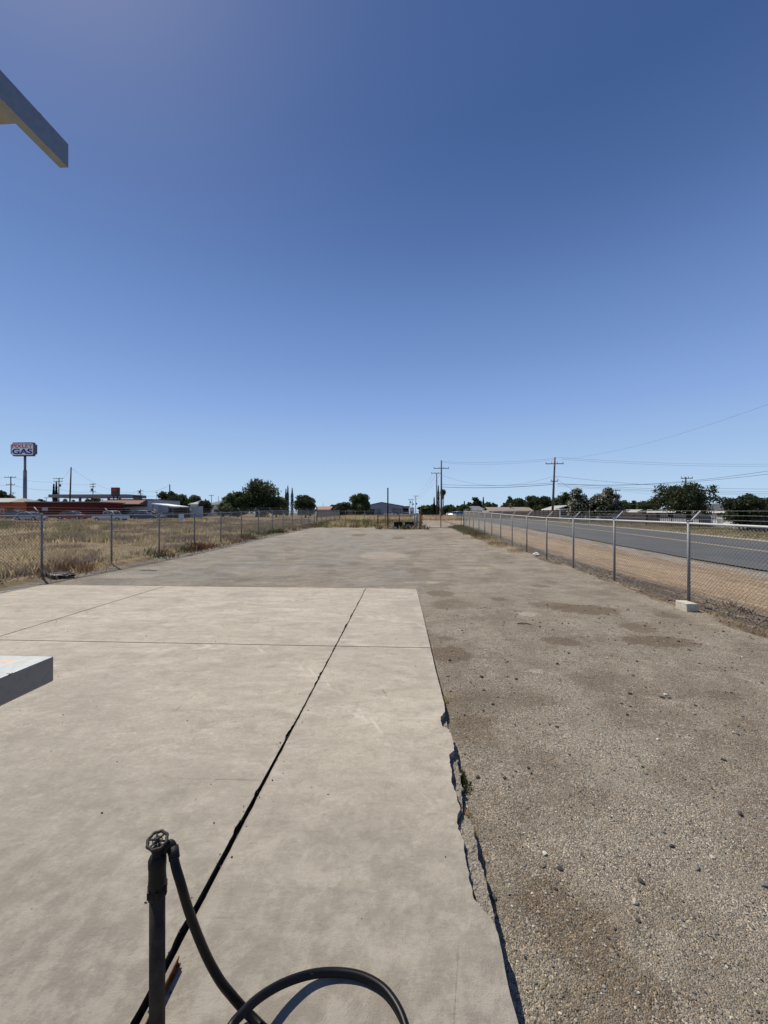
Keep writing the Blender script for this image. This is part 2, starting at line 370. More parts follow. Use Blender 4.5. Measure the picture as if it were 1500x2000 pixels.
warm = b.mix(b.range(cr[1], .8, .95, 0, .5), fine, (.30, .20, .13)); warm = b.mix(b.range(cr[2], .86, .97, 0, .5), warm, (.13, .14, .17))
sand = b.range(b.noise(2.2, 5, .7), .42, .62)
col = b.mix(b.math('MULTIPLY', b.math('SUBTRACT', 1.0, b.math('MULTIPLY', sand, .5)), .95), col, warm)
c2 = b.xyz(b.voro(300, out='Color')); col = b.mix(.75, col, b.mix(1.0, col, b.ramp(c2[0], [(0, .5), (.5, 1.), (1, 1.6)]), 'MULTIPLY'))
c3 = b.xyz(b.voro(34, out='Color')); d3 = b.voro(34)
peb = b.math('MULTIPLY', b.range(c3[0], .84, .88), b.range(d3, .42, .3))
col = b.mix(b.math('MULTIPLY', peb, .75), col, b.ramp(c3[1], [(0, (.08, .078, .08)), (.5, (.22, .2, .17)), (1, (.5, .47, .42))]))
b.color(b.mix(1.0, col, (.96, .93, .885), 'MULTIPLY'))
h = b.math('ADD', b.math('MULTIPLY', b.voro(125), -1.0), b.math('ADD', b.math('MULTIPLY', b.noise(14, 5, .7), 3.0), b.math('MULTIPLY', peb, .9)))
h = b.math('ADD', h, b.math('MULTIPLY', b.voro(300), -.35))
b.normal(b.bump(h, .9, .011)); M_GRAV = b.m

# bare soil / dry field under the grass
b = NB('dry_soil', .95, 0, .1)
f1 = b.noise(.12, 6, .65, dist=.5); f2 = b.noise(2.5, 6, .7)
col = b.ramp(f1, [(.3, (.17, .122, .08)), (.45, (.29, .22, .14)), (.55, (.20, .165, .09)), (.7, (.34, .26, .165))])
col = b.mix(b.range(f2, .4, .65, 0, .7), col, (.12, .088, .058))
b.color(col); b.normal(b.bump(b.noise(9, 6, .75), .8, .05)); M_SOIL = b.m
# roadside dirt, changing across its width
b = NB('roadside_dirt', .95, 0, .15)
X_, Y_, Z_ = b.xyz()
xw = b.math('ADD', X_, b.math('MULTIPLY', b.math('SUBTRACT', b.noise(.6, 5, .65, vec=b.map(scale=(1, .35, 1))), .5), 2.2))
r = b.range(xw, 5.5, 14.5, 0, 1, False)
col = b.ramp(r, [(.06, (.125, .094, .072)), (.20, (.135, .10, .074)), (.30, (.27, .185, .12)), (.48, (.34, .245, .16)), (.60, (.235, .16, .108)), (.68, (.25, .18, .125)), (.75, (.25, .235, .215)), (.9, (.20, .195, .185))])
st = b.noise(2.0, 5, .65, vec=b.map(scale=(2.6, .18, 1)))
col = b.mix(b.range(st, .45, .62, 0, .65), col, (.43, .33, .225)); col = b.mix(b.range(st, .44, .32, 0, .6), col, (.18, .125, .085))
col = b.mix(b.range(b.noise(1.6, 5, .7, vec=b.map(loc=(5, 5, 5))), .52, .68, 0, .55), col, (.14, .098, .066))
vc = b.xyz(b.voro(28, out='Color'))
col = b.mix(.65, col, b.mix(1., col, b.ramp(vc[0], [(0, .4), (.5, .95), (1, 1.7)]), 'MULTIPLY'))
b.color(col); b.normal(b.bump(b.math('ADD', b.noise(12, 6, .75), b.math('MULTIPLY', b.voro(28), -.5)), .9, .04)); M_DIRT = b.m
# asphalt
b = NB('asphalt', .85, 0, .3)
f = b.noise(1.1, 5, .6, vec=b.map(scale=(1.2, .12, 1)))
col = b.ramp(f, [(.3, (.062, .064, .068)), (.7, (.092, .095, .10))])
col = b.mix(b.range(b.noise(.25, 4), .52, .62, 0, .3), col, (.12, .12, .118))
col = b.mix(.5, col, b.mix(1., col, b.ramp(b.xyz(b.voro(60, out='Color'))[0], [(0, .5), (1, 1.6)]), 'MULTIPLY'))
b.color(col); b.normal(b.bump(b.noise(90, 3), .4, .01)); M_ASPH = b.m
b = NB('worn_yellow_paint', .7, 0, .3); b.color(b.mix(b.range(b.noise(6, 5, .7), .52, .66), (.46, .38, .22), (.14, .13, .11))); M_YEL = b.m
# verge beyond the road
b = NB('mown_dry_grass', .95, 0, .1)
col = b.ramp(b.noise(.7, 6, .7), [(.3, (.16, .13, .072)), (.5, (.27, .225, .13)), (.7, (.34, .285, .175))])
col = b.mix(b.range(b.noise(.25, 4, .6, vec=b.map(loc=(7, 1, 0))), .5, .65, 0, .6), col, (.12, .125, .055))
b.color(col); b.normal(b.bump(b.noise(14, 6, .8), .9, .06)); M_VERGE = b.m
# metals etc.
def galv(name, c, rough, metal=.55):
    b = NB(name, rough, metal, .5)
    v = b.xyz(b.voro(90, out='Color')); col = b.mix(b.range(v[0], 0, 1, 0, .35), c, tuple(x * .72 for x in c))
    col = b.mix(b.range(b.noise(8, 5, .7), .5, .75, 0, .5), col, tuple(x * .6 for x in c)); b.color(col)
    b.normal(b.bump(b.noise(30, 4), .15, .003)); return b.m
M_GALV = galv('galvanised_tube', (.21, .212, .22), .6, .25); M_GALV_W = galv('bright_tube', (.52, .52, .51), .6, .2)
M_WIRE = galv('fence_wire', (.17, .165, .16), .6, .2)
b = NB('galvanised_beam', .53, .85, .5)
sp = b.xyz(b.voro(70, out='Color')); col = b.mix(b.range(sp[0], 0, 1, 0, .3), (.27, .28, .29), (.18, .19, .20))
col = b.mix(b.range(b.noise(5, 5, .7, vec=b.map(scale=(1, .25, 1))), .5, .72, 0, .5), col, (.42, .44, .45))
col = b.mix(b.range(b.noise(9, 5, .7), .56, .68, 0, .45), col, (.22, .22, .22))
P = (-1.36, 1.36)
col = b.mix(b.math('MULTIPLY', b.patch(-1.405, 1.31, .035, .009, .15, .6, .3, 25), .75), col, (.5, .22, .06))
b.color(col); b.normal(b.bump(b.noise(22, 4), .2, .003)); M_BEAM = b.m
M_BLACK = simple('black_cast_iron', (.010, .009, .008), .6, 0, .25, .4, 40, .5, 120)
M_RUB = NB('black_rubber', .4, 0, .2)
_f = M_RUB.noise(30, 5, .7); M_RUB.color(M_RUB.mix(M_RUB.range(_f, .6, .74, 0, .7), (.0045, .0045, .0055), (.05, .048, .048))); M_RUB.normal(M_RUB.bump(_f, .2, .002)); M_RUB = M_RUB.m
M_PIPE = simple('weathered_pipe', (.042, .035, .029), .75, 0, .12, .4, 18, .4, 90)
b = NB('rust', .9, .1, .2); b.color(b.ramp(b.noise(40, 5, .7), [(.3, (.035, .016, .01)), (.5, (.12, .045, .02)), (.7, (.25, .10, .04))])); b.normal(b.bump(b.noise(80, 4), .5, .003)); M_RUST = b.m
M_WOOD = simple('creosote_wood', (.085, .062, .047), .9, 0, .1, .3, 3); M_WOODL = simple('pale_pole_wood', (.16, .12, .09), .9, 0, .1, .3, 3)
M_DARK = simple('dark_steel', (.03, .022, .018), .75, 0, .1); M_LINE = simple('line_wire', (.03, .03, .033), .6)
M_GLASS = simple('dark_glass', (.015, .018, .022), .12, 0, .8, .2); M_TYRE = simple('tyre_rubber', (.012, .012, .012), .8)
M_RIM = simple('wheel_rim', (.45, .45, .46), .35, .7)
M_BARK = simple('bark', (.075, .056, .042), .95, 0, .1, .35, 6); M_LEAF = tinted('foliage', .6, .32); M_GRASS = tinted('grass_blades', .85, .38, .1)
M_STONE = tinted('loose_stone', .9, 0, .2)

# ================================================================== GROUND SHEETS
def sheet(name, xs, ys, mat, zoff=0.0, noise=0.0, nsc=3., nfun=None, smooth=True, xf=None):
    """grid over xs x ys; xf(u, y) can bend the x coordinates"""
    X, Y = np.meshgrid(xs, ys)
    if xf is not None: X = xf(X, Y)
    Z = g(X, Y) + zoff
    if noise: Z = Z + noise * fbm(X * nsc, Y * nsc, 4, 3)
    if nfun is not None: Z = Z + nfun(X, Y)
    n, m = X.shape; i = np.arange(n * m).reshape(n, m)
    Fc = np.stack([i[:-1, :-1], i[:-1, 1:], i[1:, 1:], i[1:, :-1]], -1)
    o = link(name, npmesh(name, np.stack([X, Y, Z], -1), Fc, 4, smooth), mat); o['kind'] = 'structure'; return o
def ax(*segs):
    out = []
    for a, b_, s in segs: out += list(np.arange(a, b_, s))
    out.append(segs[-1][1]); return np.array(out)
sheet('ground', ax((-2500, -300, 220), (-300, -100, 10), (-100, -14, 1.5), (-14, -9, .25), (-9, 14, 1.), (14, 100, 3), (100, 300, 10), (300, 2500, 220)),
      ax((-40, 0, 5), (0, 110, .9), (110, 300, 12), (300, 3500, 320)), M_SOIL, -.045, .03, .4)
def edge_wob(X, Y):
    l = -11.15 + .35 * fbm(Y * .5, Y * 0 + 2, 3, 5) * 2; r_ = 6.35 + .45 * fbm(Y * .9, Y * 0 + 7, 4, 9) * 2
    return l + (r_ - l) * X
u = np.concatenate([np.linspace(0, .62, 22)[:-1], np.linspace(.62, 1, 150)])
def yard_relief(X, Y):
    a = 1 - sm(8, 14, Y)
    return (.012 * fbm(X * 2, Y * 2, 5, 11) + .010 * fbm(X * 11, Y * 11, 3, 21) * a + .03 * fbm(X * .4, Y * .4, 2, 31) * sm(.6, 2, X))
sheet('gravel_yard', u, ax((-2, .6, .3), (.6, 8, .045), (8, 14, .1), (14, 44.6, .5)), M_GRAV, -.012, nfun=yard_relief, xf=edge_wob)
sheet('gravel_drive', ax((-2.5, 13, .5)), ax((44.6, 74, .8)), M_GRAV, -.008, .02, 1.)
# dirt strip between right fence and road, with a ragged gravelly bank under the fence
def bank(X, Y):
    k = np.exp(-((X - 6.75) / .42) ** 2)
    return k * (.05 + .14 * fbm(X * 3, Y * 3, 4, 41) + .09 * fbm(X * 12, Y * 12, 3, 42)) + .03 * fbm(X * 2, Y * 1.2, 4, 43) + .012 * fbm(X * 9, Y * 9, 3, 44) - .02 * sm(12.2, 13.1, X)
sheet('dirt_verge', ax((5.9, 8.2, .045), (8.2, 13.9, .16)), ax((-2, 3, .4), (3, 22, .07), (22, 45, .25), (45, 240, 3)), M_DIRT, -.026, nfun=bank)
road = sheet('road', ax((13.15, 24.0, .9)), ax((-20, 110, 1.2), (110, 600, 12)), M_ASPH, .012, 0, xf=lambda X, Y: X + (.16 * fbm(Y * 1.3, Y * 0, 4, 51) * (np.abs(X - 18.5) > 5.2)))
o = sheet('road_marking', ax((18.85, 18.98, .13)), ax((-20, 110, 1.2), (110, 600, 12)), M_YEL, .018)
o = sheet('road_marking', ax((19.10, 19.23, .13)), ax((-20, 110, 1.2), (110, 600, 12)), M_YEL, .018)
sheet('road_shoulder', ax((23.9, 25.0, .22)), ax((-10, 200, 1.2)), simple('pale_shoulder', (.34, .30, .25), .95, 0, .1, .25, 3, .5, 30), -.002, .03, 2.)
sheet('grass_verge', ax((24.9, 60, .8)), ax((-10, 200, 1.5)), M_VERGE, -.008, .08, .7)

# ------------------------------------------------------------------ concrete slab in joint-separated panels
edge_px = [(1050, 2100), (1013, 2000), (995, 1934), (986, 1894), (982, 1868), (972, 1822), (964, 1798), (952, 1784), (944.6, 1775.6), (925, 1751), (921.5, 1742), (914, 1703), (906, 1663), (911, 1692 - 6), (906, 1656), (903, 1640),
           (900, 1626), (890, 1604), (892, 1590), (898, 1578), (896, 1570), (890, 1546), (882, 1526), (880, 1492), (876, 1474), (886, 1464), (886, 1448), (877, 1424), (862, 1416), (860, 1400), (869, 1390), (867, 1374), (860, 1344),
           (851, 1310), (840, 1262), (826, 1200), (813, 1150)]
E = sorted([(pt(x, y)[1], pt(x, y)[0]) for x, y in edge_px]); EY = np.array([e[0] for e in E]); EX = np.array([e[1] for e in E])
def edge_x(Y):
    Y = np.asarray(Y, float)
    return np.interp(Y, EY, EX) + .012 * fbm(Y * 34, Y * 0 + 3, 5, 61) * sm(5.2, 3.6, Y) * sm(1.85, 2.1, Y) * 2 + .006 * fbm(Y * 8, Y * 0, 3, 62)
def slab_z(X, Y):
    return .004 * fbm(np.asarray(X) * .8, np.asarray(Y) * .8, 3, 71)
JX, JX2 = -1.10, -6.9
def joint_wob(Y, s, a=.012): return a * np.maximum(0, fbm(Y * 9, Y * 0 + s, 4, 63 + s) * 2)
slab_bm_V, slab_F, slab_mi = [], [], []
def panel(xl, xr, y0, y1, raise_=False, step=.04, nx=40, smi=1):
    ys = np.arange(y0, y1, step); ys = np.append(ys, y1); us = np.linspace(0, 1, nx)
    L = xl(ys); Rr = xr(ys)
    X = L[:, None] + (Rr - L)[:, None] * us[None, :]; Y = np.repeat(ys[:, None], nx, 1); Z = slab_z(X, Y)
    if raise_: Z = Z + .028 * 1.0 * (1 - sm(1.7, 4.6, Y))
    # worn, slightly rounded arris
    n = len(ys); ring = [(0, j) for j in range(nx)] + [(i, nx - 1) for i in range(1, n)] + [(n - 1, j) for j in range(nx - 2, -1, -1)] + [(i, 0) for i in range(n - 2, 0, -1)]
    base = sum(len(v) for v in slab_bm_V); V = np.stack([X, Y, Z], -1).reshape(-1, 3)
    idx = np.arange(n * nx).reshape(n, nx) + base
    Fq = np.stack([idx[:-1, :-1], idx[:-1, 1:], idx[1:, 1:], idx[1:, :-1]], -1).reshape(-1, 4)
    rt = np.array([idx[i, j] for i, j in ring]); RV = np.array([[X[i, j], Y[i, j], Z[i, j] - .22] for i, j in ring])
    rb = np.arange(len(ring)) + base + n * nx
    side = np.stack([rt, rb, np.roll(rb, -1), np.roll(rt, -1)], -1)
    slab_bm_V.append(np.vstack([V, RV])); slab_F.extend([Fq, side]); slab_mi.append(np.zeros(len(Fq), int)); slab_mi.append(np.full(len(side), smi))
c_ = lambda v: (lambda Y: np.full_like(Y, v))
for (y0, y1) in [(-1.5, 1.36), (1.375, 6.165), (6.187, 10.97)]:
    st_ = .025 if y0 < 6 else .08
    panel(lambda Y: JX + .008 + joint_wob(Y, 1, .006), edge_x, y0, y1, False, st_, 60)
    panel(c_(JX2 + .014), lambda Y: JX - .008 - .006 * sm(5, 2, Y) - joint_wob(Y, 2, .022) - .012 * sm(.16, .3, fbm(Y * 2.1, Y * 0, 3, 66)), y0, y1, True, st_, 60, 2)  # panel sides coloured black to stand in for shade on the raised step
    panel(c_(-11.3), c_(JX2 - .014), y0, y1, True, .25, 20)
slab = link('concrete_slab', npmesh('concrete_slab', np.vstack(slab_bm_V), np.vstack(slab_F), 4, False, None, np.concatenate(slab_mi)), [M_CONC, M_BROK, M_JOINT_AND_SHADE]); slab['kind'] = 'structure'
jf = MB()
jf.box(JX - .05, JX + .03, -1.4, 10.9, -.2, -.014); jf.box(JX2 - .02, JX2 + .02, -1.4, 10.9, -.2, -.02); jf.box(-11.2, .3, 6.15, 6.20, -.2, -.026)
o = jf.build('joint_filler', M_JOINT_AND_SHADE); o['kind'] = 'structure'
# broken lip of the slab: sunken rubble strip
lip = [(868, 1380), (872, 1400), (878, 1424), (886, 1450), (892, 1475), (899, 1500), (902, 1530), (903, 1560), (905, 1583), (920, 1595), (927, 1617), (933.6, 1643.6), (936, 1674), (942, 1681), (948, 1705), (954.5, 1731.6), (960, 1753.6), (965.5, 1778), (968, 1800)]
Lp = sorted([(pt(x, y, -.03)[1], pt(x, y, -.03)[0]) for x, y in lip]); LY = [a[0] for a in Lp]; LX = [a[1] for a in Lp]
ys = np.arange(LY[0] - .03, LY[-1], .012); us = np.linspace(0, 1, 22)
R0 = np.interp(ys, LY, LX) + .008 * fbm(ys * 30, ys * 0, 3, 81) * 2; L0 = edge_x(ys) - .03
X = L0[:, None] + (R0 - L0)[:, None] * us; Y = np.repeat(ys[:, None], len(us), 1)
Z = -.034 - .022 * sm(2.75, 2.95, Y) + .018 * fbm(X * 18, Y * 18, 4, 82) + .010 * fbm(X * 60, Y * 60, 2, 83) - .008 - .012 * (np.abs(us[None, :] - .2) < .12) * fbm(X * 9 + 3, Y * 9, 2, 85) * 4 - .10 * (us[None, :] > .97)
i = np.arange(X.size).reshape(X.shape); Fc = np.stack([i[:-1, :-1], i[:-1, 1:], i[1:, 1:], i[1:, :-1]], -1)
o = link('broken_slab_edge', npmesh('broken_slab_edge', np.stack([X, Y, Z], -1), Fc, 4, False), M_BROK); o['kind'] = 'structure'
mb = MB()   # a few loose chunks in the bites
for (px, py, s) in [(897, 1512, .022), (902, 1541, .018), (893, 1486, .014)]:
    P = pt(px, py, -.07)
    r_ = bmesh.ops.create_icosphere(mb.bm, subdivisions=1, radius=s)
    for v in r_['verts']:
        k = 1 + .7 * float(fbm(v.co.x * 40 + px, v.co.y * 40 + v.co.z * 31, 3, 91)); v.co = Vector((P[0] + v.co.x * k, P[1] + v.co.y * k * 1.4, P[2] + v.co.z * k * .9))
o = mb.build('concrete_rubble', M_BROK); tag(o, 'small broken concrete chunks lodged in the crumbled edge of the slab', None, kind='stuff')

# ------------------------------------------------------------------ loose stones on the gravel
def stones(name, n, xr, yr, s0, s1, pw, label, dens_near=True, sparse_dark=False):
    bmx = bmesh.new(); bmesh.ops.create_icosphere(bmx, subdivisions=1, radius=1); B = np.array([v.co[:] for v in bmx.verts]); BF = np.array([[v.index for v in f.verts] for f in bmx.faces]); bmx.free()
    X = RNG.uniform(*xr, n); Y = yr[0] + (yr[1] - yr[0]) * RNG.random(n) ** (2.0 if dens_near else 1.)
    ok = X > np.interp(Y, EY, EX, right=-12) + .03; ok |= Y > 11.1; X, Y = X[ok], Y[ok]; n = len(X)
    s = s0 + (s1 - s0) * RNG.random(n) ** pw
    Z = g(X, Y) - .012 + yard_relief(X, Y) + s * .25
    sc = s[:, None] * RNG.uniform(.65, 1.25, (n, 3)); sc[:, 2] *= .65
    a = RNG.uniform(0, 6.28, n); ca, sa = np.cos(a), np.sin(a)
    V = B[None] * sc[:, None, :] * RNG.uniform(.75, 1.2, (n, len(B), 1))
    V = np.stack([V[..., 0] * ca[:, None] - V[..., 1] * sa[:, None], V[..., 0] * sa[:, None] + V[..., 1] * ca[:, None], V[..., 2]], -1)
    V += np.stack([X, Y, Z], -1)[:, None, :]
    Fc = BF[None] + (np.arange(n) * len(B))[:, None, None]
    pal = np.array([(.27, .245, .21), (.35, .32, .27), (.18, .165, .145), (.055, .052, .05), (.5, .47, .40), (.20, .155, .11), (.16, .165, .17)])
    pr = [.3, .22, .18, .08, .05, .1, .07] if not sparse_dark else [.10, .08, .16, .46, .05, .09, .06]
    T = pal[RNG.choice(len(pal), n, p=pr)] * RNG.uniform(.8, 1.2, (n, 1))
    o = link(name, npmesh(name, V, Fc, 3, False, np.repeat(T, len(B), 0)), M_STONE); tag(o, label, None, kind='stuff')
stones('gravel_stones', 34000, (.3, 6.4), (1.2, 7.5), .0028, .009, 2.2, 'fine loose grey and tan gravel lying over the yard beside the slab')
stones('scattered_pebbles', 800, (.4, 6.3), (1.3, 9.5), .007, .026, 2.4, 'larger dark and pale pebbles scattered on the gravel', False, True)
# grit and leaf bits lying on the slab
def slab_grit():
    n = 420; X = RNG.uniform(-7, .3, n); Y = 1.3 + 9.5 * RNG.random(n) ** 1.3; near = RNG.random(n) < .35; X[near] = JX + RNG.normal(.02, .05, int(near.sum()))
    ok = X < np.interp(Y, EY, EX) - .03; X, Y = X[ok], Y[ok]; n = len(X); bm0 = bmesh.new(); bmesh.ops.create_icosphere(bm0, subdivisions=1, radius=1); B = np.array([v.co[:] for v in bm0.verts]); BF = np.array([[v.index for v in f.verts] for f in bm0.faces]); bm0.free()
    s = .002 + .006 * RNG.random(n) ** 2; Z = slab_z(X, Y) + s * .3 + .028 * (1 - sm(1.7, 4.6, Y)) * (X < JX)
    V = B[None] * (s[:, None] * RNG.uniform(.5, 1.5, (n, 3)))[:, None, :] * RNG.uniform(.7, 1.2, (n, len(B), 1)) + np.stack([X, Y, Z], -1)[:, None, :]
    T = np.array([(.07, .055, .04), (.16, .13, .10), (.35, .31, .26)])[RNG.choice(3, n, p=[.5, .3, .2])]
    o = link('slab_grit', npmesh('slab_grit', V, BF[None] + (np.arange(n) * len(B))[:, None, None], 3, False, np.repeat(T, len(B), 0)), M_STONE); tag(o, 'grit and leaf crumbs lying on the concrete slab', None, kind='stuff')
slab_grit()
# stones of the bank under the right fence
bmx = None
def bank_stones():
    n = 5000; X = RNG.normal(6.85, .33, n); Y = 3 + 37 * RNG.random(n) ** 1.6
    bm0 = bmesh.new(); bmesh.ops.create_icosphere(bm0, subdivisions=1, radius=1); B = np.array([v.co[:] for v in bm0.verts]); BF = np.array([[v.index for v in f.verts] for f in bm0.faces]); bm0.free()
    s = .008 + .026 * RNG.random(n) ** 3; Z = g(X, Y) - .026 + bank(X, Y) + s * .3
    V = B[None] * (s[:, None] * RNG.uniform(.6, 1.3, (n, 3)))[:, None, :] * RNG.uniform(.75, 1.2, (n, len(B), 1)) + np.stack([X, Y, Z], -1)[:, None, :]
    T = np.array([(.19, .135, .095), (.25, .19, .14), (.13, .092, .068), (.32, .26, .2)])[RNG.choice(4, n, p=[.4, .25, .27, .08])]
    o = link('bank_stones', npmesh('bank_stones', V, BF[None] + (np.arange(n) * len(B))[:, None, None], 3, False, np.repeat(T, len(B), 0)), M_STONE)
    tag(o, 'brown stones and clods along the foot of the right fence', None, kind='stuff')
bank_stones()

# ------------------------------------------------------------------ grass and weeds
def blades(name, X, Y, Z, H, W, T, label, lean=.45, nb=6, spread=.10, mat=None):
    """each point becomes a tuft of nb two-triangle blades"""
    n = len(X); k = n * nb
    X = np.repeat(X, nb) + RNG.normal(0, 1, k) * np.repeat(spread if np.ndim(spread) else np.full(n, spread), nb); Y = np.repeat(Y, nb) + RNG.normal(0, 1, k) * np.repeat(spread if np.ndim(spread) else np.full(n, spread), nb)
    Z = np.repeat(Z, nb); H = np.repeat(H, nb) * RNG.uniform(.5, 1.15, k); W = np.repeat(W, nb); T = np.repeat(T, nb, 0) * RNG.uniform(.7, 1.3, (k, 1))
    a = RNG.uniform(0, 6.283, k); dx, dy = np.cos(a) * W * .5, np.sin(a) * W * .5
    la = RNG.uniform(0, 6.283, k); lx, ly = np.cos(la) * H * lean * RNG.random(k), np.sin(la) * H * lean * RNG.random(k)
    P0 = np.stack([X - dx, Y - dy, Z - .02], -1); P1 = np.stack([X + dx, Y + dy, Z - .02], -1)
    P2 = np.stack([X + dx * .8 + lx * .4, Y + dy * .8 + ly * .4, Z + H * .6], -1); P3 = np.stack([X + lx, Y + ly, Z + H], -1)
    V = np.stack([P0, P1, P2, P3], 1).reshape(-1, 3); i = np.arange(k) * 4
    Fc = np.stack([np.stack([i, i + 1, i + 2], -1), np.stack([i, i + 2, i + 3], -1)], 1)
    o = link(name, npmesh(name, V, Fc, 3, False, np.repeat(T, 4, 0)), mat or M_GRASS); tag(o, label, None, kind='stuff'); return o
STRAW = np.array([.58, .46, .28]); GOLD = np.array([.72, .57, .33]); OLIVE = np.array([.30, .275, .10]); GREEN = np.array([.14, .19, .06]); RUSTB = np.array([.20, .11, .065]); GREYB = np.array([.34, .265, .19])
def mixT(masks):
    out = masks[0][0][None, :] * np.ones((len(masks[1][1]), 1))
    for c, m in masks[1:]: out = out * (1 - m[:, None]) + c[None] * m[:, None]
    return out
# left field
n = 76000
d_ = 7 + 95 * RNG.random(n) ** 1.15; an = RNG.uniform(R(-66), R(-9), n)
X = np.sin(an) * d_ * 1.0; Y = np.cos(an) * d_
ok = (X < -11.7) & (Y > 2.5) & (Y < 69) & (X > -95); X, Y = X[ok], Y[ok]
d_ = np.hypot(X, Y); p1 = fbm(X * .16, Y * .16, 4, 101); p2 = fbm(X * .5, Y * .5, 4, 102); p3 = fbm(X * .09 + 5, Y * .14, 3, 103)
keep = RNG.random(len(X)) < np.clip(.50 + p2 * 3.0 - .25 * (1 - sm(-13.2, -16, X)), .05, 1); X, Y, d_, p1, p2, p3 = [v[keep] for v in (X, Y, d_, p1, p2, p3)]
T = mixT([(STRAW, None), (GREYB, sm(-.02, .14, p2)), (OLIVE, sm(.06, .2, p1) * .55), (GREEN, sm(.17, .26, p3) * .7), (RUSTB, sm(.06, .2, -p1) * .85), (GOLD, sm(.02, .14, -p2) * .9)])
H = (.14 + .34 * sm(-.10, .2, p1)) * np.clip(1 + p2, .5, 1.5)
blades('field_grass', X, Y, g(X, Y) - .04, H, .012 + d_ * .0011, T, 'dry straw and olive grass of the field behind the left fence', .6, 6, .05 + d_ * .004)
# back field seen past the yard
n = 9000; X = RNG.uniform(-16, 12, n); Y = RNG.uniform(74, 112, n); ok = ~((X > 13 - 0) & (Y < 90)); X, Y = X[ok], Y[ok]
T = mixT([(GOLD, None), (STRAW, RNG.random(len(X))), (GREYB, sm(.08, .2, fbm(X * .3, Y * .3, 3, 111)))])
blades('golden_grass', X, Y, g(X, Y) - .03, .5 + .35 * RNG.random(len(X)), np.full(len(X), .10), T, 'tall golden grass beyond the gate and the back fence', .5, 5, .25)
# greenish weeds in front of back fence and round the enclosure
n = 2600; X = RNG.uniform(-12, 2.0, n); Y = RNG.normal(57, 6.5, n); ok = (Y > 44.5) & (Y < 70) & (RNG.random(n) < .5 + 1.5 * fbm(X * .5, Y * .3, 3, 112)); X, Y = X[ok], Y[ok]
T = mixT([(np.array([.16, .17, .075]), None), (STRAW, sm(-.05, .15, fbm(X * .7, Y * .7, 3, 113))), (RUSTB, sm(.1, .2, fbm(X * .6 + 9, Y * .6, 3, 114)))])
blades('back_weeds', X, Y, g(X, Y) - .02, .25 + .4 * RNG.random(len(X)), np.full(len(X), .07), T, 'low green and straw weeds in front of the back fence', .7, 6, .25)
# weeds at the foot of the left fence
n = 5200; Y = 2 + 66 * RNG.random(n) ** 1.1; X = -11.55 + RNG.normal(0, .38, n) - .3 * RNG.random(n)
q = fbm(Y * .9, X * .9, 4, 121); q2 = fbm(Y * .35 + 4, X * .6, 3, 122); ok = RNG.random(n) < np.clip(.45 + 2.6 * q, .05, 1); X, Y, q, q2 = X[ok], Y[ok], q[ok], q2[ok]
T = mixT([(STRAW, None), (RUSTB, sm(.0, .1, q)), (np.array([.10, .12, .05]), sm(.09, .16, q2)), (GREYB, sm(.1, .2, -q2))])
blades('fence_weeds', X, Y, g(X, Y) - .03, .14 + .5 * np.clip(q + .3, .05, 1) * RNG.random(len(X)), .010 + .0009 * Y, T, 'brown and straw weeds along the foot of the left fence', .8, 7, .09 + .002 * Y)
# weeds at the right fence: green at the far end, straw nearer
n = 2600; Y = 20 + 26 * RNG.random(n); X = 6.35 + RNG.normal(-.25, .38, n); q = fbm(Y * .6, X, 3, 131)
ok = RNG.random(n) < np.clip((Y - 19) / 20 + 1.4 * q, .02, 1); X, Y, q = X[ok], Y[ok], q[ok]
T = mixT([(STRAW, None), (np.array([.12, .135, .065]), sm(25, 33, Y) * .85), (RUSTB, sm(.08, .2, q) * .7)])
blades('green_fence_weeds', X, Y, g(X, Y) - .02, .12 + .28 * RNG.random(len(X)) * sm(18, 34, Y), .012 + .0008 * Y, T, 'low green weeds along the far foot of the right fence', .8, 7, .14)
def tufts(spots, name, label, cat_T, h, w, sp, nt=10, nb=9, group=None):
    for j, (px, py, s) in enumerate(spots):
        P = pt(px, py, -.05) if py > 1120 else pt(px, py, 0)
        X = P[0] + RNG.normal(0, sp * s, nt); Y = P[1] + RNG.normal(0, sp * s * 1.3, nt)
        blades(name, X, Y, g(X, Y) - .01, np.full(nt, h * s), np.full(nt, w * s), np.tile(cat_T, (nt, 1)), label[j] if isinstance(label, list) else label, .9, nb, sp * s * .4)
tufts([(872, 1364, 1.), (914, 1580, 1.0), (922, 1606, .8)], 'straw_tuft', 'wisps of straw coloured weed growing against the broken slab edge', GOLD * .8, .045, .004, .028)
tufts([(903, 1512, 1.0), (899, 1500, .8), (910, 1524, .6)], 'green_tuft', 'small green weed sprouting beside the crumbled slab edge', np.array([.07, .085, .035]), .05, .005, .028)
tufts([(1400, 1205, 1.2), (1415, 1195, 1.), (1240, 1140, .8), (1225, 1146, .8), (1100, 1100, 1.2), (1040, 1082, 1.6), (1010, 1080, 1.8), (1150, 1120, 1.0), (1470, 1235, 1.0), (1440, 1222, .9)], 'straw_weeds', 'thin straw weeds on the stony bank under the right fence', GOLD * .6, .10, .006, .09, 7, 6)
tufts([(1425, 1185, 1.), (1455, 1200, 1.0)], 'brown_weeds', 'reddish brown dead weeds on the bank under the right fence', RUSTB * .8, .13, .006, .08, 6, 6)
# verge grass beyond the road
n = 20000; X = 25.2 + 18 * RNG.random(n); Y = 12 + 75 * RNG.random(n); q = fbm(X * .5, Y * .5, 4, 141)
T = mixT([(np.array([.36, .30, .185]), None), (np.array([.17, .17, .075]), sm(.0, .16, q)), (GREYB, sm(.1, .2, -q))])
blades('verge_grass', X, Y, g(X, Y) - .02, .05 + .10 * RNG.random(n), .02 + .0012 * np.hypot(X, Y), T, 'short dry grass on the verge across the road', .8, 4, .18)

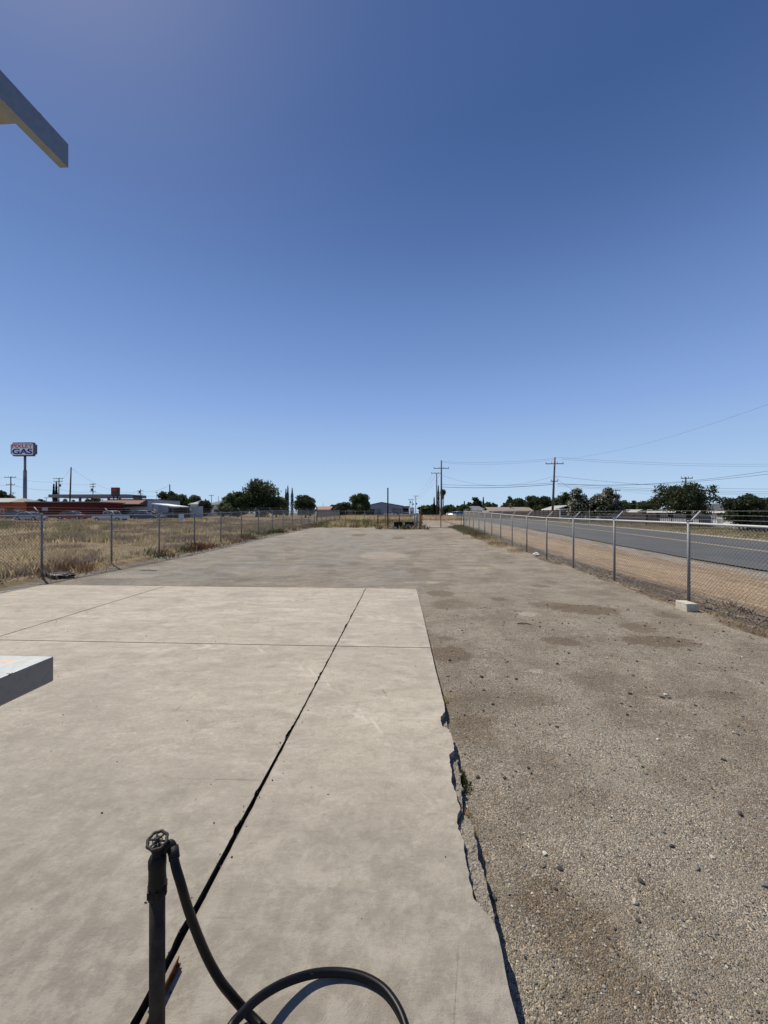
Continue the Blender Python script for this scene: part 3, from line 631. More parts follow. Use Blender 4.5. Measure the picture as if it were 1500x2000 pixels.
# ================================================================== FENCES
def clip_wire(y0, z0, y1, z1, A, B):
    if y0 > y1: y0, z0, y1, z1 = y1, z1, y0, z0
    if y1 < A or y0 > B: return None
    if y0 < A: z0 = z0 + (z1 - z0) * (A - y0) / (y1 - y0); y0 = A
    if y1 > B: z1 = z0 + (z1 - z0) * (B - y0) / (y1 - y0); y1 = B
    return (y0, z0, y1, z1)
def mesh_fabric(P0, P1, zb, H, name, parent, wire=.0052, pitch=.075):
    """woven diamond wire between two ground points; zb(s) gives the base height"""
    P0 = np.array(P0[:2], float); P1 = np.array(P1[:2], float); L = float(np.hypot(*(P1 - P0))); d = (P1 - P0) / L; nr = np.array([-d[1], d[0]])
    S = []
    for sgn in (1, -1):
        for k in np.arange(-H, L + H, pitch):
            c = clip_wire(k, 0 if sgn > 0 else H, k + H, H if sgn > 0 else 0, 0, L)
            if c and c[2] - c[0] > .02: S.append((*c, sgn))
    S = np.array(S); V = []; off = wire * .55
    def P(s, z, o, du, dz):
        xy = P0[None] + d[None] * (s + du)[:, None] + nr[None] * (o)[:, None]; return np.stack([xy[:, 0], xy[:, 1], zb(s) + z + dz], -1)
    sg = S[:, 4]; r_ = wire / 2; q = .7071 * r_
    for (s, z) in ((S[:, 0], S[:, 1]), (S[:, 2], S[:, 3])):
        V += [P(s, z, sg * off + r_, 0 * s, 0), P(s, z, sg * off - r_ * .5, -q * sg, q), P(s, z, sg * off - r_ * .5, q * sg, -q)]
    V = np.stack(V, 1).reshape(-1, 3); i = (np.arange(len(S)) * 6)[:, None]
    Fc = np.concatenate([i + np.array([[0, 1, 4, 3]]), i + np.array([[1, 2, 5, 4]]), i + np.array([[2, 0, 3, 5]])], 1)
    return link(name, npmesh(name, V, Fc, 4), M_WIRE, parent)
def fence(label, P0, P1, ts, H, arm=None, arms=None, group=None, strands=3, wire=.0052, post_r=.033, fabric=True, rail_mat=None, extra=0.03, mat=None, dense=1):
    P0 = Vector((P0[0], P0[1])); P1 = Vector((P1[0], P1[1])); L = (P1 - P0).length; d = (P1 - P0) / L
    T = thing('chain_link_fence', label, 'fence', (P0.x, P0.y, gf(P0.x, P0.y)), 0, group); o0 = Vector(T.location)
    def loc(p): return Vector(p) - o0
    def W(s): q = P0 + d * s; return q.x, q.y, gf(q.x, q.y)
    mat = mat or M_GALV
    for i, s in enumerate(ts):
        x, y, z = W(s); m = MB(); m.tube([loc((x, y, z - .1)), loc((x, y, z + H + extra))], post_r, 12)
        m.lathe([(post_r * 1.15, 0), (post_r * 1.15, .03), (post_r * .7, .05)], loc((x, y, z + H + extra - .01)), 12)
        po = m.build('post', mat, T)
        if arm is not None and (arms is None or i in arms):
            a = MB(); e = Vector((x + arm[0], y + arm[1], z + H + arm[2])); a.tube([loc((x, y, z + H)), loc(e)], .016, 8); a.build('barb_arm', rail_mat or mat, po)
    pts = [W(s) for s in np.linspace(0, L, max(2, int(L / 3) + 1))]
    rm = MB(); rm.tube([loc((x, y, z + H)) for x, y, z in pts], .024, 10); rm.build('top_rail', rail_mat or mat, T)
    bw = MB(); bw.tube([loc((x, y, z + .06)) for x, y, z in pts], .003, 5); bw.build('tension_wire', M_WIRE, T)
    if fabric:
        ss = np.linspace(0, L, 60); zz = np.array([W(s)[2] for s in ss])
        f = mesh_fabric((P0.x, P0.y), (P1.x, P1.y), lambda s: np.interp(s, ss, zz) + .03, H - .03, 'wire_mesh', T, wire, .075 * dense); f.location = -o0
    if arm is not None and strands:
        b_ = MB()
        for k in range(strands):
            f = (k + 1) / strands
            b_.tube([loc((x + arm[0] * f, y + arm[1] * f, z + H + arm[2] * f)) for x, y, z in pts], .004, 4)
            for s in np.arange(.3, min(L, 14), .13):
                x, y, z = W(s); c = loc((x + arm[0] * f, y + arm[1] * f, z + H + arm[2] * f)); b_.tube([c - Vector((.012, .004, .014)), c + Vector((.012, -.004, .014))], .002, 3)
        b_.build('barbed_wire', M_WIRE, T)
    return T
XL, XR = -11.6, 6.4
left_px = [82, 218, 311, 380, 431.5, 471.5, 505, 532, 553, 571.5, 588.5, 602.7, 614.4, 628, 637, 646, 654]
LYs = [wy(p, XL) for p in left_px]
FL0 = 0.6
fence('long galvanised chain link fence with outward barbed wire arms beside the dry field', (XL, FL0), (XL, 69.0), [2.6, 5.6, 8.5] + [y - FL0 for y in LYs], 1.86, (-.27, 0, .27), None, wire=.0075, dense=1.4)
right_px = [1345, 1200, 1120, 1068, 1029, 1000.5, 978, 960.5, 947, 935.5, 924.8, 916.8, 910.4]
RYs = [wy(p, XR) for p in right_px] + [43.6]; RYs = [6.0] + RYs
fence('galvanised chain link fence with a bright top rail between the gravel yard and the road', (XR, 3.2), (XR, 43.6), [y - 3.2 for y in RYs], 1.88, (.26, 0, .28), None, rail_mat=M_GALV_W, wire=.0056, dense=1.15)
# corner posts
for (px, X, Y, h, lab) in [(619, XL + .02, None, 2.35, 'taller dark steel post in the left fence line'), (658, XL, 69.3, 2.0, 'thick dark post at the back left corner of the yard')]:
    Y = Y or wy(px, X); m = MB(); m.tube([(0, 0, -.1), (0, 0, h)], .06, 12); m.lathe([(.065, 0), (.065, .03), (.03, .06)], (0, 0, h), 12)
    o = m.build('fence_post', M_DARK); o.location = (X, Y, gf(X, Y)); tag(o, lab, 'post')
xe = wx(823, 69)
fence('chain link fence across the back of the yard behind green weeds', (XL, 69.3), (xe, 69.3), [wx(p, 69.3) - XL for p in (675, 694, 712, 732, 752, 780, 803)], 1.75, None, None, wire=.006, dense=2.2)
# gate at the end of the drive
YG = 43.8; xg0, xg1 = wx(824, YG), wx(903, YG); zg = gf(2, YG)
G = thing('yard_gate', 'wide double leaf chain link gate closing the far end of the gravel drive', 'gate', (xg0, YG, zg))
m = MB(); wd = xg1 - xg0; mid = wx(861, YG) - xg0
for (a, b_) in ((.05, mid - .03), (mid + .03, wd - .12)):
    m.tube([(a, 0, .06), (b_, 0, .06)], .022, 8); m.tube([(a, 0, 1.78), (b_, 0, 1.78)], .012, 8)
    m.tube([(a, 0, .06), (a, 0, 1.78)], .02, 8); m.tube([(b_, 0, .06), (b_, 0, 1.78)], .02, 8)
m.build('gate_frame', M_DARK, G)
f = mesh_fabric((xg0, YG), (xg1, YG), lambda s: np.zeros_like(s) + zg + .07, 1.7, 'wire_mesh', G, .0035, .15); f.location = (-xg0, -YG, -zg)
m = MB(); m.box(mid - .06, mid + .06, -.02, .02, .95, 1.0); m.build('latch', M_DARK, G)
for X, lab in ((XR + .02, 'stout dark steel end post of the right fence beside the gate'), (xg0 - .1, 'rusty gate post beside the bin enclosure')):
    m = MB(); m.tube([(0, 0, -.1), (0, 0, 2.15)], .065, 12); m.lathe([(.075, 0), (.075, .03), (.03, .07)], (0, 0, 2.14), 12)
    o = m.build('gate_post', M_DARK if X > 3 else M_RUST); o.location = (X, 43.75, zg); tag(o, lab, 'post')

# concrete block at the nearest right post
P = pt(1341, 1195, -.03); m = MB(); m.box(0, .235, 0, .36, 0, .19, .012)
bmesh.ops.subdivide_edges(m.bm, edges=m.bm.edges[:], cuts=3, use_grid_fill=True)
for v in m.bm.verts: v.co += Vector([.012 * float(fbm(v.co.x * 12 + k, v.co.y * 12 + v.co.z * 9, 3, 150 + k)) for k in range(3)])
b_ = simple('rough_block_concrete', (.50, .455, .385), .95, 0, .15, .2, 14, .7, 50)
o = m.build('concrete_block', b_); o.location = (P[0], P[1], P[2] - .015); tag(o, 'small pale concrete block at the foot of the nearest right fence post', 'block')
# pale litter
m = MB(); P = pt(1048, 1086, 0); r_ = bmesh.ops.create_icosphere(m.bm, subdivisions=3, radius=.17)
for v in r_['verts']: v.co *= 1 + .9 * float(fbm(v.co.x * 14, v.co.y * 14 + v.co.z * 10, 4, 161)); v.co.z *= .6
o = m.build('plastic_bag', simple('white_plastic', (.75, .74, .70), .5)); o.location = (P[0], P[1], P[2] + .07); tag(o, 'crumpled white plastic bag lying at the foot of the right fence', 'litter')
m = MB(); P = pt(118, 1119, .15); r_ = bmesh.ops.create_icosphere(m.bm, subdivisions=3, radius=.3)
for v in r_['verts']: v.co *= 1 + 1. * float(fbm(v.co.x * 8, v.co.y * 8 + v.co.z * 6, 4, 162)); v.co.z *= .25; v.co.x *= 1.6
o = m.build('tarp_scrap', simple('black_sheet', (.012, .013, .014), .4)); o.location = (P[0], P[1], gf(P[0], P[1]) + .03); tag(o, 'torn scrap of black sheeting on the gravel edge by the left fence', 'litter')
# plate on the left fence
Ys = wy(353, XL + .04); zc = wz(1010.5, XL, Ys); m = MB(); hh = .5 * 13 * depth(XL, Ys) / F
m.box(XL + .03, XL + .036, wy(348, XL), wy(358, XL), zc - hh, zc + hh); o = m.build('fence_plate', simple('pale_plate', (.42, .47, .52), .5)); tag(o, 'small pale blank plate hung on the left fence', 'sign')
# dark stick on the gravel
m = MB(); P = pt(1022, 1218, -.02); m.tube([(-.12, 0, .012), (-.03, .015, .022), (.05, .01, .02), (.14, -.03, .008)], [.008, .012, .011, .006], 7); o = m.build('stick', M_BARK); o.location = (P[0], P[1], gf(P[0], P[1]) + .0); tag(o, 'short dark stick lying alone on the gravel', 'stick')
m = MB(); P = pt(290, 1115, .0); m.tube([(-.3, 0, .012), (0, .03, .025), (.35, -.03, .01)], [.008, .014, .006], 7); o = m.build('stick', M_BARK); o.location = (P[0], P[1], gf(P[0], P[1])); tag(o, 'dark twig on the grey gravel just beyond the slab', 'stick')

# ================================================================== STANDPIPE, HOSE, STEEL FRAME
PX, PY = -.979, 1.51
SP = thing('standpipe', 'upright steel water pipe with a round spoked handwheel valve on the slab', 'standpipe', (PX, PY, 0))
m = MB(); m.tube([(.0, 0, 0), (0, 0, .60)], .0285, 28); m.lathe([(.05, 0), (.05, .006), (.033, .012)], (0, 0, 0), 24); m.build('pipe', M_PIPE, SP)
m = MB()
m.lathe([(.0285, .585), (.0335, .588), (.0345, .60), (.0345, .62), (.031, .624), (.030, .63), (.0325, .634), (.0325, .65), (.031, .668), (.031, .70), (.0325, .71), (.0325, .735), (.027, .748), (.019, .75), (.017, .765), (.021, .768), (.021, .778), (.010, .785), (.007, .80)], (0, 0, 0), 28)
for k in range(6):
    a = k * math.pi / 3; m.box(-.004, .004, -.004, .004, .60, .628, M=Matrix.Translation((.034 * math.cos(a), .034 * math.sin(a), 0)))
m.build('valve_body', M_BLACK, SP)
m = MB()   # side outlet turning down into the hose
op = spline([(.0, .010, .735), (.018, .018, .755), (.032, .024, .772), (.043, .026, .766), (.048, .026, .748)], 6)
m.tube(op, .0165, 16); m.lathe([(.020, -.012), (.020, .006)], (.048, .026, .752), 12, None); m.build('outlet', M_BLACK, SP)
wheel = MB(); n = 72; Rm = .034
V = []
for i in range(n):
    a = 2 * math.pi * i / n; rr = Rm + .0016 * math.cos(8 * a)
    V.append([wheel.bm.verts.new(((rr + .0062 * math.cos(t)) * math.cos(a), (rr + .0062 * math.cos(t)) * math.sin(a), .0055 * math.sin(t))) for t in [k * math.pi / 4 for k in range(8)]])
for i in range(n):
    for k in range(8):
        f = wheel.bm.faces.new((V[i][k], V[(i + 1) % n][k], V[(i + 1) % n][(k + 1) % 8], V[i][(k + 1) % 8])); f.smooth = True
for k in range(6):
    a = k * math.pi / 3; wheel.tube([(.008 * math.cos(a), .008 * math.sin(a), .003), (.033 * math.cos(a), .033 * math.sin(a), 0)], [.0042, .0032], 8)
V = []
for i in range(24):
    a = 2 * math.pi * i / 24; V.append([wheel.bm.verts.new(((.0165 + .002 * math.cos(t)) * math.cos(a), (.0165 + .002 * math.cos(t)) * math.sin(a), .002 * math.sin(t))) for t in [k * math.pi / 3 for k in range(6)]])
for i in range(24):
    for k in range(6): wheel.bm.faces.new((V[i][k], V[(i + 1) % 24][k], V[(i + 1) % 24][(k + 1) % 6], V[i][(k + 1) % 6])).smooth = True
wheel.lathe([(.011, -.006), (.011, .006), (.006, .007), (.006, .013), (.003, .015)], (0, 0, 0), 6)
wo = wheel.build('handwheel', simple('handwheel_iron', (.028, .022, .017), .6, .0, .3, .4, 60, .4, 150), SP); wo.location = (0, 0, .806); wo.rotation_euler = (R(17), R(9), R(8))
# hose
hz = [(337, 1650, .80), (346, 1692, .742), (355, 1727, .655), (366, 1765, .565), (378, 1800, .475), (392, 1836, .38), (410, 1876, .275), (432, 1914, .185), (455, 1943, .105), (478, 1969, .045), (505, 1996, .018), (545, 2040, .017), (560, 2110, .017)]
P1 = [pt(*p) for p in hz]
P1[0] = (PX + .048, PY + .026, .752); P1[1] = tuple(Vector(P1[1]) * .5 + Vector((P1[0][0] + .004, P1[0][1] + .0, .70)) * .5)
hose_a = spline(P1, 10)
hz2 = [(560, 2130, .017), (500, 2150, .03), (440, 2080, .09), (447, 2012, .125), (478, 1972, .120), (512, 1942, .098), (556, 1917, .066), (604, 1901, .036), (650, 1896, .022), (700, 1902, .018), (742, 1922, .017), (770, 1953, .017), (790, 1995, .017), (800, 2050, .017), (790, 2150, .017)]
P2 = [pt(*p) for p in hz2]
H_ = thing('hose', 'black rubber hose hanging from the standpipe valve and looping over the slab', 'hose', (PX, PY, 0))
m = MB(); m.tube([p - Vector((PX, PY, 0)) for p in spline(P1 + P2[1:], 12)], .0168, 20); m.build('rubber_tube', M_RUB, H_)
m = MB(); e0 = Vector(P1[0]) - Vector((PX, PY, 0)); e1 = Vector(P1[1]) - Vector((PX, PY, 0)); dd = (e1 - e0).normalized(); m.tube([e0 + Vector((0, 0, .008)), e0 + dd * .035], .020, 16); m.build('coupling', M_BLACK, H_)
# rusty angle iron beside the joint
A = Vector(pt(352, 1876, .02)); B = Vector(pt(286, 2010, .02)); dv = (B - A); L = dv.length
m = MB(); m.box(-.008, .012, 0, L * 1.3, 0, .004); m.box(.008, .012, 0, L * 1.3, .004, .035)
o = m.build('angle_iron', M_RUST); o.location = (A.x, A.y, .004); o.rotation_euler = (0, R(-14), math.atan2(-dv.x, dv.y)); o.location.z = .012; tag(o, 'rusty steel angle bar lying along the dark slab joint behind the pipe', 'steel bar')

# galvanised frame at the left
S_ = .52
FR = thing('loading_gantry', 'galvanised steel frame with one beam high overhead and one low rail at the left', 'gantry', (-2.2, .3, 0))
o0 = Vector(FR.location)
def fp(px, py, yc):   # point on the frame at depth yc
    xc = (px - 750) / F * yc; return Vector((xc * cT - yc * sT, yc * cT + xc * sT, CH - (py - HY) * yc / F))
e = fp(106, 1281, 2.76 * S_)    # end corner of the low rail
hgt = .175 * S_; m = MB()
def channel(m, x1, y1, zt, h, wd, L, t=.004, top=True, r=.006):
    """box rail running back from y1, right face at x1"""
    m.box(x1 - wd, x1, y1 - L, y1, zt - h, zt, r)
channel(m, e.x - o0.x, e.y - o0.y, e.z, hgt, .30, 1.6)
m.box(e.x - o0.x - .012, e.x - o0.x + .0015, e.y - o0.y - .16, e.y - o0.y - .152, e.z - .008, e.z + .0015)
m.build('low_rail', M_BEAM, FR)
e2 = fp(132, 280, 2.76 * S_); h2 = .165 * S_
m = MB(); y1 = e2.y - o0.y; x1 = e2.x - o0.x; t = .005
m.box(x1 - t, x1, y1 - 1.6, y1, e2.z - h2, e2.z)                    # web facing right
m.box(x1 - .032, x1 - t, y1 - 1.6, y1 - .0005, e2.z - h2 + .0005, e2.z - h2 + .006)   # lower lip
m.box(x1 - .09, x1 - t, y1 - 1.6, y1, e2.z - t, e2.z - .0005)       # top flange
m.box(x1 - .02, x1 - .004, y1 - .11, y1 - .10, e2.z, e2.z + .006)
m.build('overhead_beam', M_BEAM, FR)
m = MB(); e3 = fp(56, 276, 2.45 * S_)
m.box(x1 - .9, x1 - .034, e3.y - o0.y - .5, e3.y - o0.y, e2.z - h2 + .004, e2.z - h2 + .012); m.build('soffit_plate', simple('dull_plate', (.30, .28, .24), .7, .3, .3, .2, 8), FR)
m = MB(); m.box(-.45, -.35, -.35, -.25, 0, e2.z + .0, .004); m.box(-.35, x1 - .03, -.34, -.26, e2.z - h2 - .08, e2.z - h2 - .004); m.box(-.349, e.x - o0.x - .25, -.34, -.26, e.z - hgt + .01, e.z - .01); m.build('column', M_BEAM, FR)

# ================================================================== TREES
def leaf_mesh(name, P, S, T, parent, mat=None, aspect=.62, up=.25):
    """one leaf-clump card per point"""
    n = len(P); nrm = RNG.normal(0, 1, (n, 3)); nrm[:, 2] += up; nrm /= np.linalg.norm(nrm, axis=1, keepdims=True)
    a = RNG.normal(0, 1, (n, 3)); u = np.cross(nrm, a); u /= np.linalg.norm(u, axis=1, keepdims=True); v = np.cross(nrm, u)
    S = S[:, None]; q = RNG.uniform(.7, 1.3, (n, 4, 1))
    V = np.stack([P - u * S * q[:, 0], P - v * S * aspect * q[:, 1], P + u * S * q[:, 2], P + v * S * aspect * q[:, 3]], 1)
    return link(name, npmesh(name, V, np.arange(n * 4), 4, False, np.repeat(T, 4, 0)), mat or M_LEAF, parent)
def tree(label, X, Y, top, hw, green=(.045, .06, .022), low=.02, kind='round', name='tree', cat='tree', group=None, n=None, flowers=0, dens=1., asym=0):
    """top: world z of the crown's tip, hw: half-width of the crown"""
    zb = gf(X, Y); H = top - zb; D = math.hypot(X, Y); T = thing(name, label, cat, (X, Y, zb), 0, group)
    ls = max(.09, D * .0022) * (1.0 if hw > 2 else .85); r = RNG
    zc0 = H * low; cz = (H + zc0) / 2; rz = (H - zc0) / 2
    if kind == 'cypress':
        n = n or 1500; z = zc0 + (H - zc0) * r.random(n) ** .9; t = (z - zc0) / (H - zc0)
        rad = hw * np.minimum(1, (1 - t) * 2.2) ** .7 * (.75 + .25 * np.sin(t * 3)) * (1 + .15 * np.sin(z * 2.1)); a = r.uniform(0, 6.283, n); k = r.random(n) ** .35
        P = np.stack([np.cos(a) * rad * k, np.sin(a) * rad * k, z], -1); Tn = np.array(green) * r.uniform(.6, 1.4, (n, 1)); S = np.full(n, ls * .75)
        leaf_mesh('crown', P, S, Tn, T, aspect=.4)
        m = MB(); m.tube([(0, 0, -.1), (0, 0, zc0 + .5), (0, 0, H * .7)], [.16, .13, .04], 8); m.build('trunk', M_BARK, T); return T
    nc = int(max(10, min(40, 13 + hw * 6)))
    cl = []
    for i in range(nc * 3):
        d = r.normal(0, 1, 3); d /= np.linalg.norm(d); rr = r.uniform(.45, .86)
        c = np.array([d[0] * hw * rr, d[1] * hw * rr, cz + d[2] * rz * rr]);
        if kind == 'spread': c[2] = zc0 + (H - zc0) * (.35 + .5 * (1 - (np.hypot(c[0], c[1]) / hw) ** 2)) * r.uniform(.55, 1.05)
        cr_ = min(hw, rz) * r.uniform(.28, .46)
        if c[2] + cr_ > H: c[2] = H - cr_ * r.uniform(.9, 1.15)
        if all(np.linalg.norm(c - q[0]) > (cr_ + q[1]) * .42 for q in cl): cl.append((c, cr_))
        if len(cl) >= nc: break
    if asym: cl = [(np.array([c[0] * (1 - asym * (c[2] - cz) / rz * np.sign(c[0])), c[1], c[2]]), q) for c, q in cl]
    cl.append((np.array([r.normal(0, hw * .12), 0, H - min(hw, rz) * .3]), min(hw, rz) * .3))
    for _ in range(int(5 + hw)):                       # inner boughs so the crown is not see-through
        d = r.normal(0, 1, 3); d /= np.linalg.norm(d); k = r.random() ** .5 * .55; cl.append((np.array([d[0] * hw * k, d[1] * hw * k, cz + d[2] * rz * k]), min(hw, rz) * r.uniform(.38, .5)))
    area = sum(4 * math.pi * q * q for c, q in cl); cnt = int(min(12000, max(900, area / (ls * ls) * 1.15 * dens)))
    w8 = np.array([q * q for c, q in cl]); idx = r.choice(len(cl), cnt, p=w8 / w8.sum()); cc = np.array([c for c, q in cl])[idx]; qq = np.array([q for c, q in cl])[idx]
    d = r.normal(0, 1, (cnt, 3)); d /= np.linalg.norm(d, axis=1, keepdims=True); rad = r.random(cnt) ** .45 * r.uniform(.8, 1.18, cnt)
    P = cc + d * (qq * rad)[:, None] * np.array([1.08, 1.08, .86]); P[:, 2] = np.clip(P[:, 2], zc0 * .6, H)
    clv = r.uniform(.7, 1.35, len(cl))[idx]; Tn = np.array(green) * (clv * r.uniform(.6, 1.45, cnt))[:, None] * (1 + np.array([.25, .06, -.1]) * r.normal(0, .8, (cnt, 1)))
    if flowers:
        fm = (rad > .72) & (r.random(cnt) < flowers); Tn[fm] = np.array([.62, .57, .53]) * r.uniform(.8, 1.15, (int(fm.sum()), 1))
    leaf_mesh('crown', P, ls * r.uniform(.6, 1.3, cnt), np.clip(Tn, .008, 1), T)
    m = MB(); tr = max(.09, hw * .07); fork = max(.4, zc0 + rz * .35)
    m.tube([(0, 0, -.15), (r.normal(0, .05), r.normal(0, .05), fork * .5), (r.normal(0, .1), r.normal(0, .1), fork)], [tr * 1.3, tr, tr * .85], 9)
    for c, q in sorted(cl, key=lambda e: -e[1])[:8]:
        mid = np.array([c[0] * .45, c[1] * .45, fork + (c[2] - fork) * .4]); m.tube([(0, 0, fork * .9), tuple(mid), tuple(c)], [tr * .6, tr * .4, tr * .12], 6)
    m.build('trunk', M_BARK, T); return T
def ptree(label, px, py, hwpx, Y, **k):
    X = wx(px, Y); return tree(label, X, Y, wz(py, X, Y), hwpx * depth(X, Y) / F * (1 if k.get('kind') else 1.28 if 960 < px < 1280 else 1.1), **k)
DK = (.052, .066, .026); MD = (.072, .094, .034); OL = (.11, .125, .05); GY = (.09, .11, .065)
for a in [
    ('dark round tree behind the orange building at the left edge', 2, 957, 19, 112, dict(green=DK)),
    ('pale bushy tree just left of the tall gas sign', 34, 974, 9, 150, dict(green=GY)),
    ('flat topped bush behind the red building right of the gas sign', 78, 974, 12, 140, dict(green=MD)),
    ('low spreading tree beneath the left end of the canopy', 127, 974, 9, 150, dict(green=GY)),
    ('low dark tree beneath the canopy beside the leaning pole', 144, 975, 8, 150, dict(green=MD)),
    ('round dark tree behind the shop and under the canopy', 186, 971, 15, 150, dict(green=DK)),
    ('broad dark tree behind the carport', 334, 958, 22, 128, dict(green=DK)),
    ('right hand tree of the pair behind the carport', 355, 964, 13, 132, dict(green=MD)),
    ('pale grey green tree behind the low white wall', 380, 966, 13, 165, dict(green=GY)),
    ('bushy dark tree in front of the grey roofed house', 401, 976, 13, 108, dict(green=DK, low=.02)),
    ('light green bush in front of the big tree', 437, 980, 14, 98, dict(green=OL, low=.02)),
    ('small tree top showing left of the big tree', 438, 970, 9, 135, dict(green=MD)),
    ('left shoulder tree against the tallest tree', 464, 959, 21, 103, dict(green=MD, low=.03)),
    ('tallest big dark tree beyond the left field', 502, 930, 38, 108, dict(green=DK, low=.0)),
    ('right shoulder tree against the tallest tree', 540, 968, 18, 112, dict(green=MD, low=.03)),
    ('rounded dark tree right of the three cypresses', 597, 965, 21, 105, dict(green=DK, low=.04)),
    ('small dome shaped tree beside the tan roof', 668, 980, 17, 120, dict(green=DK, low=.03)),
    ('little distant tree left of the dome shaped tree', 650, 985, 7, 160, dict(green=GY)),
    ('tall leafy tree left of the grey warehouse', 703, 962, 18, 125, dict(green=MD, low=.06)),
    ('long low dark tree right of the warehouse', 832, 986, 16, 150, dict(green=MD, low=.02)),
    ('low tree behind the cypress and pole', 846, 984, 12, 165, dict(green=DK, low=.02)),
    ('low tree between the pole and the parked white cars', 878, 985, 14, 170, dict(green=MD, low=.02)),
    ('wide low tree above the parked white cars', 897, 987, 15, 150, dict(green=DK, low=.02)),
    ('bushy green tree in front of the grey gabled house', 908, 984, 12, 130, dict(green=MD, low=.02)),
    ('round topped tree rising behind the grey gabled house', 931, 970, 10, 190, dict(green=DK, low=.03)),
    ('left small tree behind the grey roof ridge', 917, 980, 6, 185, dict(green=MD)),
    ('pair of airy tree tops right of the thin cypress', 953, 979, 9, 185, dict(green=MD)),
    ('small airy tree right of the tan roof chimney gap', 964, 982, 7, 190, dict(green=GY)),
    ('small clipped tree left of the dark clump', 985, 982, 6, 180, dict(green=MD)),
    ('dark tree rising behind the tan roofed house', 996, 969, 9, 165, dict(green=DK)),
    ('wide dark tree behind the tan roofed house', 1014, 972, 14, 160, dict(green=DK)),
    ('tall dark tree at the right end of the tan roof', 1042, 967, 14, 128, dict(green=DK, low=.03)),
    ('massive dark tree just left of the nearest utility pole', 1063, 968, 15, 108, dict(green=DK, low=.02)),
    ('loose tree right behind the nearest utility pole', 1092, 966, 12, 118, dict(green=GY, low=.05)),
    ('tree filling the gap left of the white flowering bush', 1108, 960, 12, 112, dict(green=MD, low=.05)),
    ('dark shrub between the two white flowering bushes', 1159, 968, 13, 68, dict(green=DK, low=.02)),
    ('light green tree beyond the grey blue house', 1216, 976, 13, 118, dict(green=OL, low=.03)),
    ('dark upright tree between the pale gabled porches', 1238, 977, 6, 112, dict(green=DK, low=.03)),
    ('dark tree left of the huge spreading tree', 1265, 977, 16, 95, dict(green=MD, low=.03)),
    ('pale distant tree near the small porches', 1250, 984, 10, 170, dict(green=GY)),
    ('small dark tree between the two right hand houses', 1420, 975, 8, 78, dict(green=DK)),
    ('dark tree at the right edge of the picture', 1512, 968, 26, 46, dict(green=DK, low=.1)),
]:
    ptree(*a[:5], **a[5])
ptree('huge broad spreading dark tree in front of the grey house across the road', 1346, 940, 62, 52, green=(.056, .068, .032), low=.2, dens=1.1)
ptree('medium dark tree with upswept branches near the right edge', 1462, 963, 36, 41, green=(.05, .062, .033), low=.14)
ptree('left white flowering bush across the road', 1131, 952, 18, 66, green=(.06, .072, .035), low=.0, flowers=.34, name='flowering_bush', cat='bush')
ptree('right white flowering bush across the road', 1187, 950, 19, 64, green=(.06, .072, .035), low=.0, flowers=.30, name='flowering_bush', cat='bush')
ptree('small dark ornamental tree before the white house wall', 1411, 1004, 7, 50, green=DK, low=.35)
for k, (px, py, hw, Y, lab) in enumerate([(105, 945, 2.6, 118, 'left of two thin cypresses behind the canopy end'), (110, 941, 2.6, 120, 'right of two thin cypresses behind the canopy end'),
        (558.4, 955, 2.6, 128, 'shorter left cypress of the three beyond the field'), (562.2, 949, 2.8, 126, 'tallest middle cypress of the three beyond the field'), (570.6, 953, 3.2, 128, 'right cypress standing apart in the group of three'),
        (856.2, 948, 2.7, 118, 'tall dark cypress between the two utility poles'), (848, 971, 1.8, 150, 'short pointed cypress left of the utility poles'), (944, 971, 1.7, 190, 'thin cypress top above the grey gabled roof'), (907, 979, 1.4, 190, 'tiny distant cypress tip above the treeline')]):
    ptree(lab, px, py, hw, Y, kind='cypress', green=(.028, .036, .018), name='cypress', low=.03)
# fan palm
Y = 125; X = wx(865, Y); zt = wz(954, X, Y); zb = gf(X, Y); T = thing('fan_palm', 'slender fan palm just right of the tall utility pole', 'palm', (X, Y, zb)); H = zt - zb
m = MB(); m.tube([(0, 0, -.1), (.1, 0, H * .5), (0, 0, H - 1.2)], [.2, .15, .14], 8); m.build('trunk', M_BARK, T)
n = 420; d = RNG.normal(0, 1, (n, 3)); d /= np.linalg.norm(d, axis=1, keepdims=True); P = d * np.array([.95, .95, 1.05]) * (RNG.random((n, 1)) ** .4) + np.array([0, 0, H - 1.25])
leaf_mesh('crown', P, np.full(n, .3), np.array(MD) * RNG.uniform(.5, 1.4, (n, 1)), T, aspect=.3)
m = MB(); m.lathe([(.3, H - 3.4), (.42, H - 2.6), (.35, H - 1.8)], (0, 0, 0), 10); m.build('dead_fronds', simple('dead_frond', (.16, .12, .08), .9), T)

# ================================================================== BUILDINGS
def wallmat(n, c, **k): return simple(n, c, .85, 0, .2, .08, 1.5, **k)
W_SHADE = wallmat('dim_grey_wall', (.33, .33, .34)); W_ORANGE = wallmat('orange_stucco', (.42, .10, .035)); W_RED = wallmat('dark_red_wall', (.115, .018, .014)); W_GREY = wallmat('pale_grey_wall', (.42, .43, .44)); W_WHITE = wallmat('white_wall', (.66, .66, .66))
W_BLUE = wallmat('blue_grey_wall', (.22, .25, .29)); W_METAL = wallmat('grey_metal_wall', (.25, .27, .32)); W_TAN = wallmat('tan_wall', (.35, .28, .22)); W_TRIM = wallmat('white_trim', (.75, .75, .74))
R_GREY = simple('grey_shingle', (.16, .165, .17), .9, var=.2, vs=8); R_DARK = simple('charcoal_shingle', (.10, .105, .11), .9, var=.2, vs=8); R_TAN = simple('tan_shingle', (.27, .215, .17), .9, var=.15, vs=8)
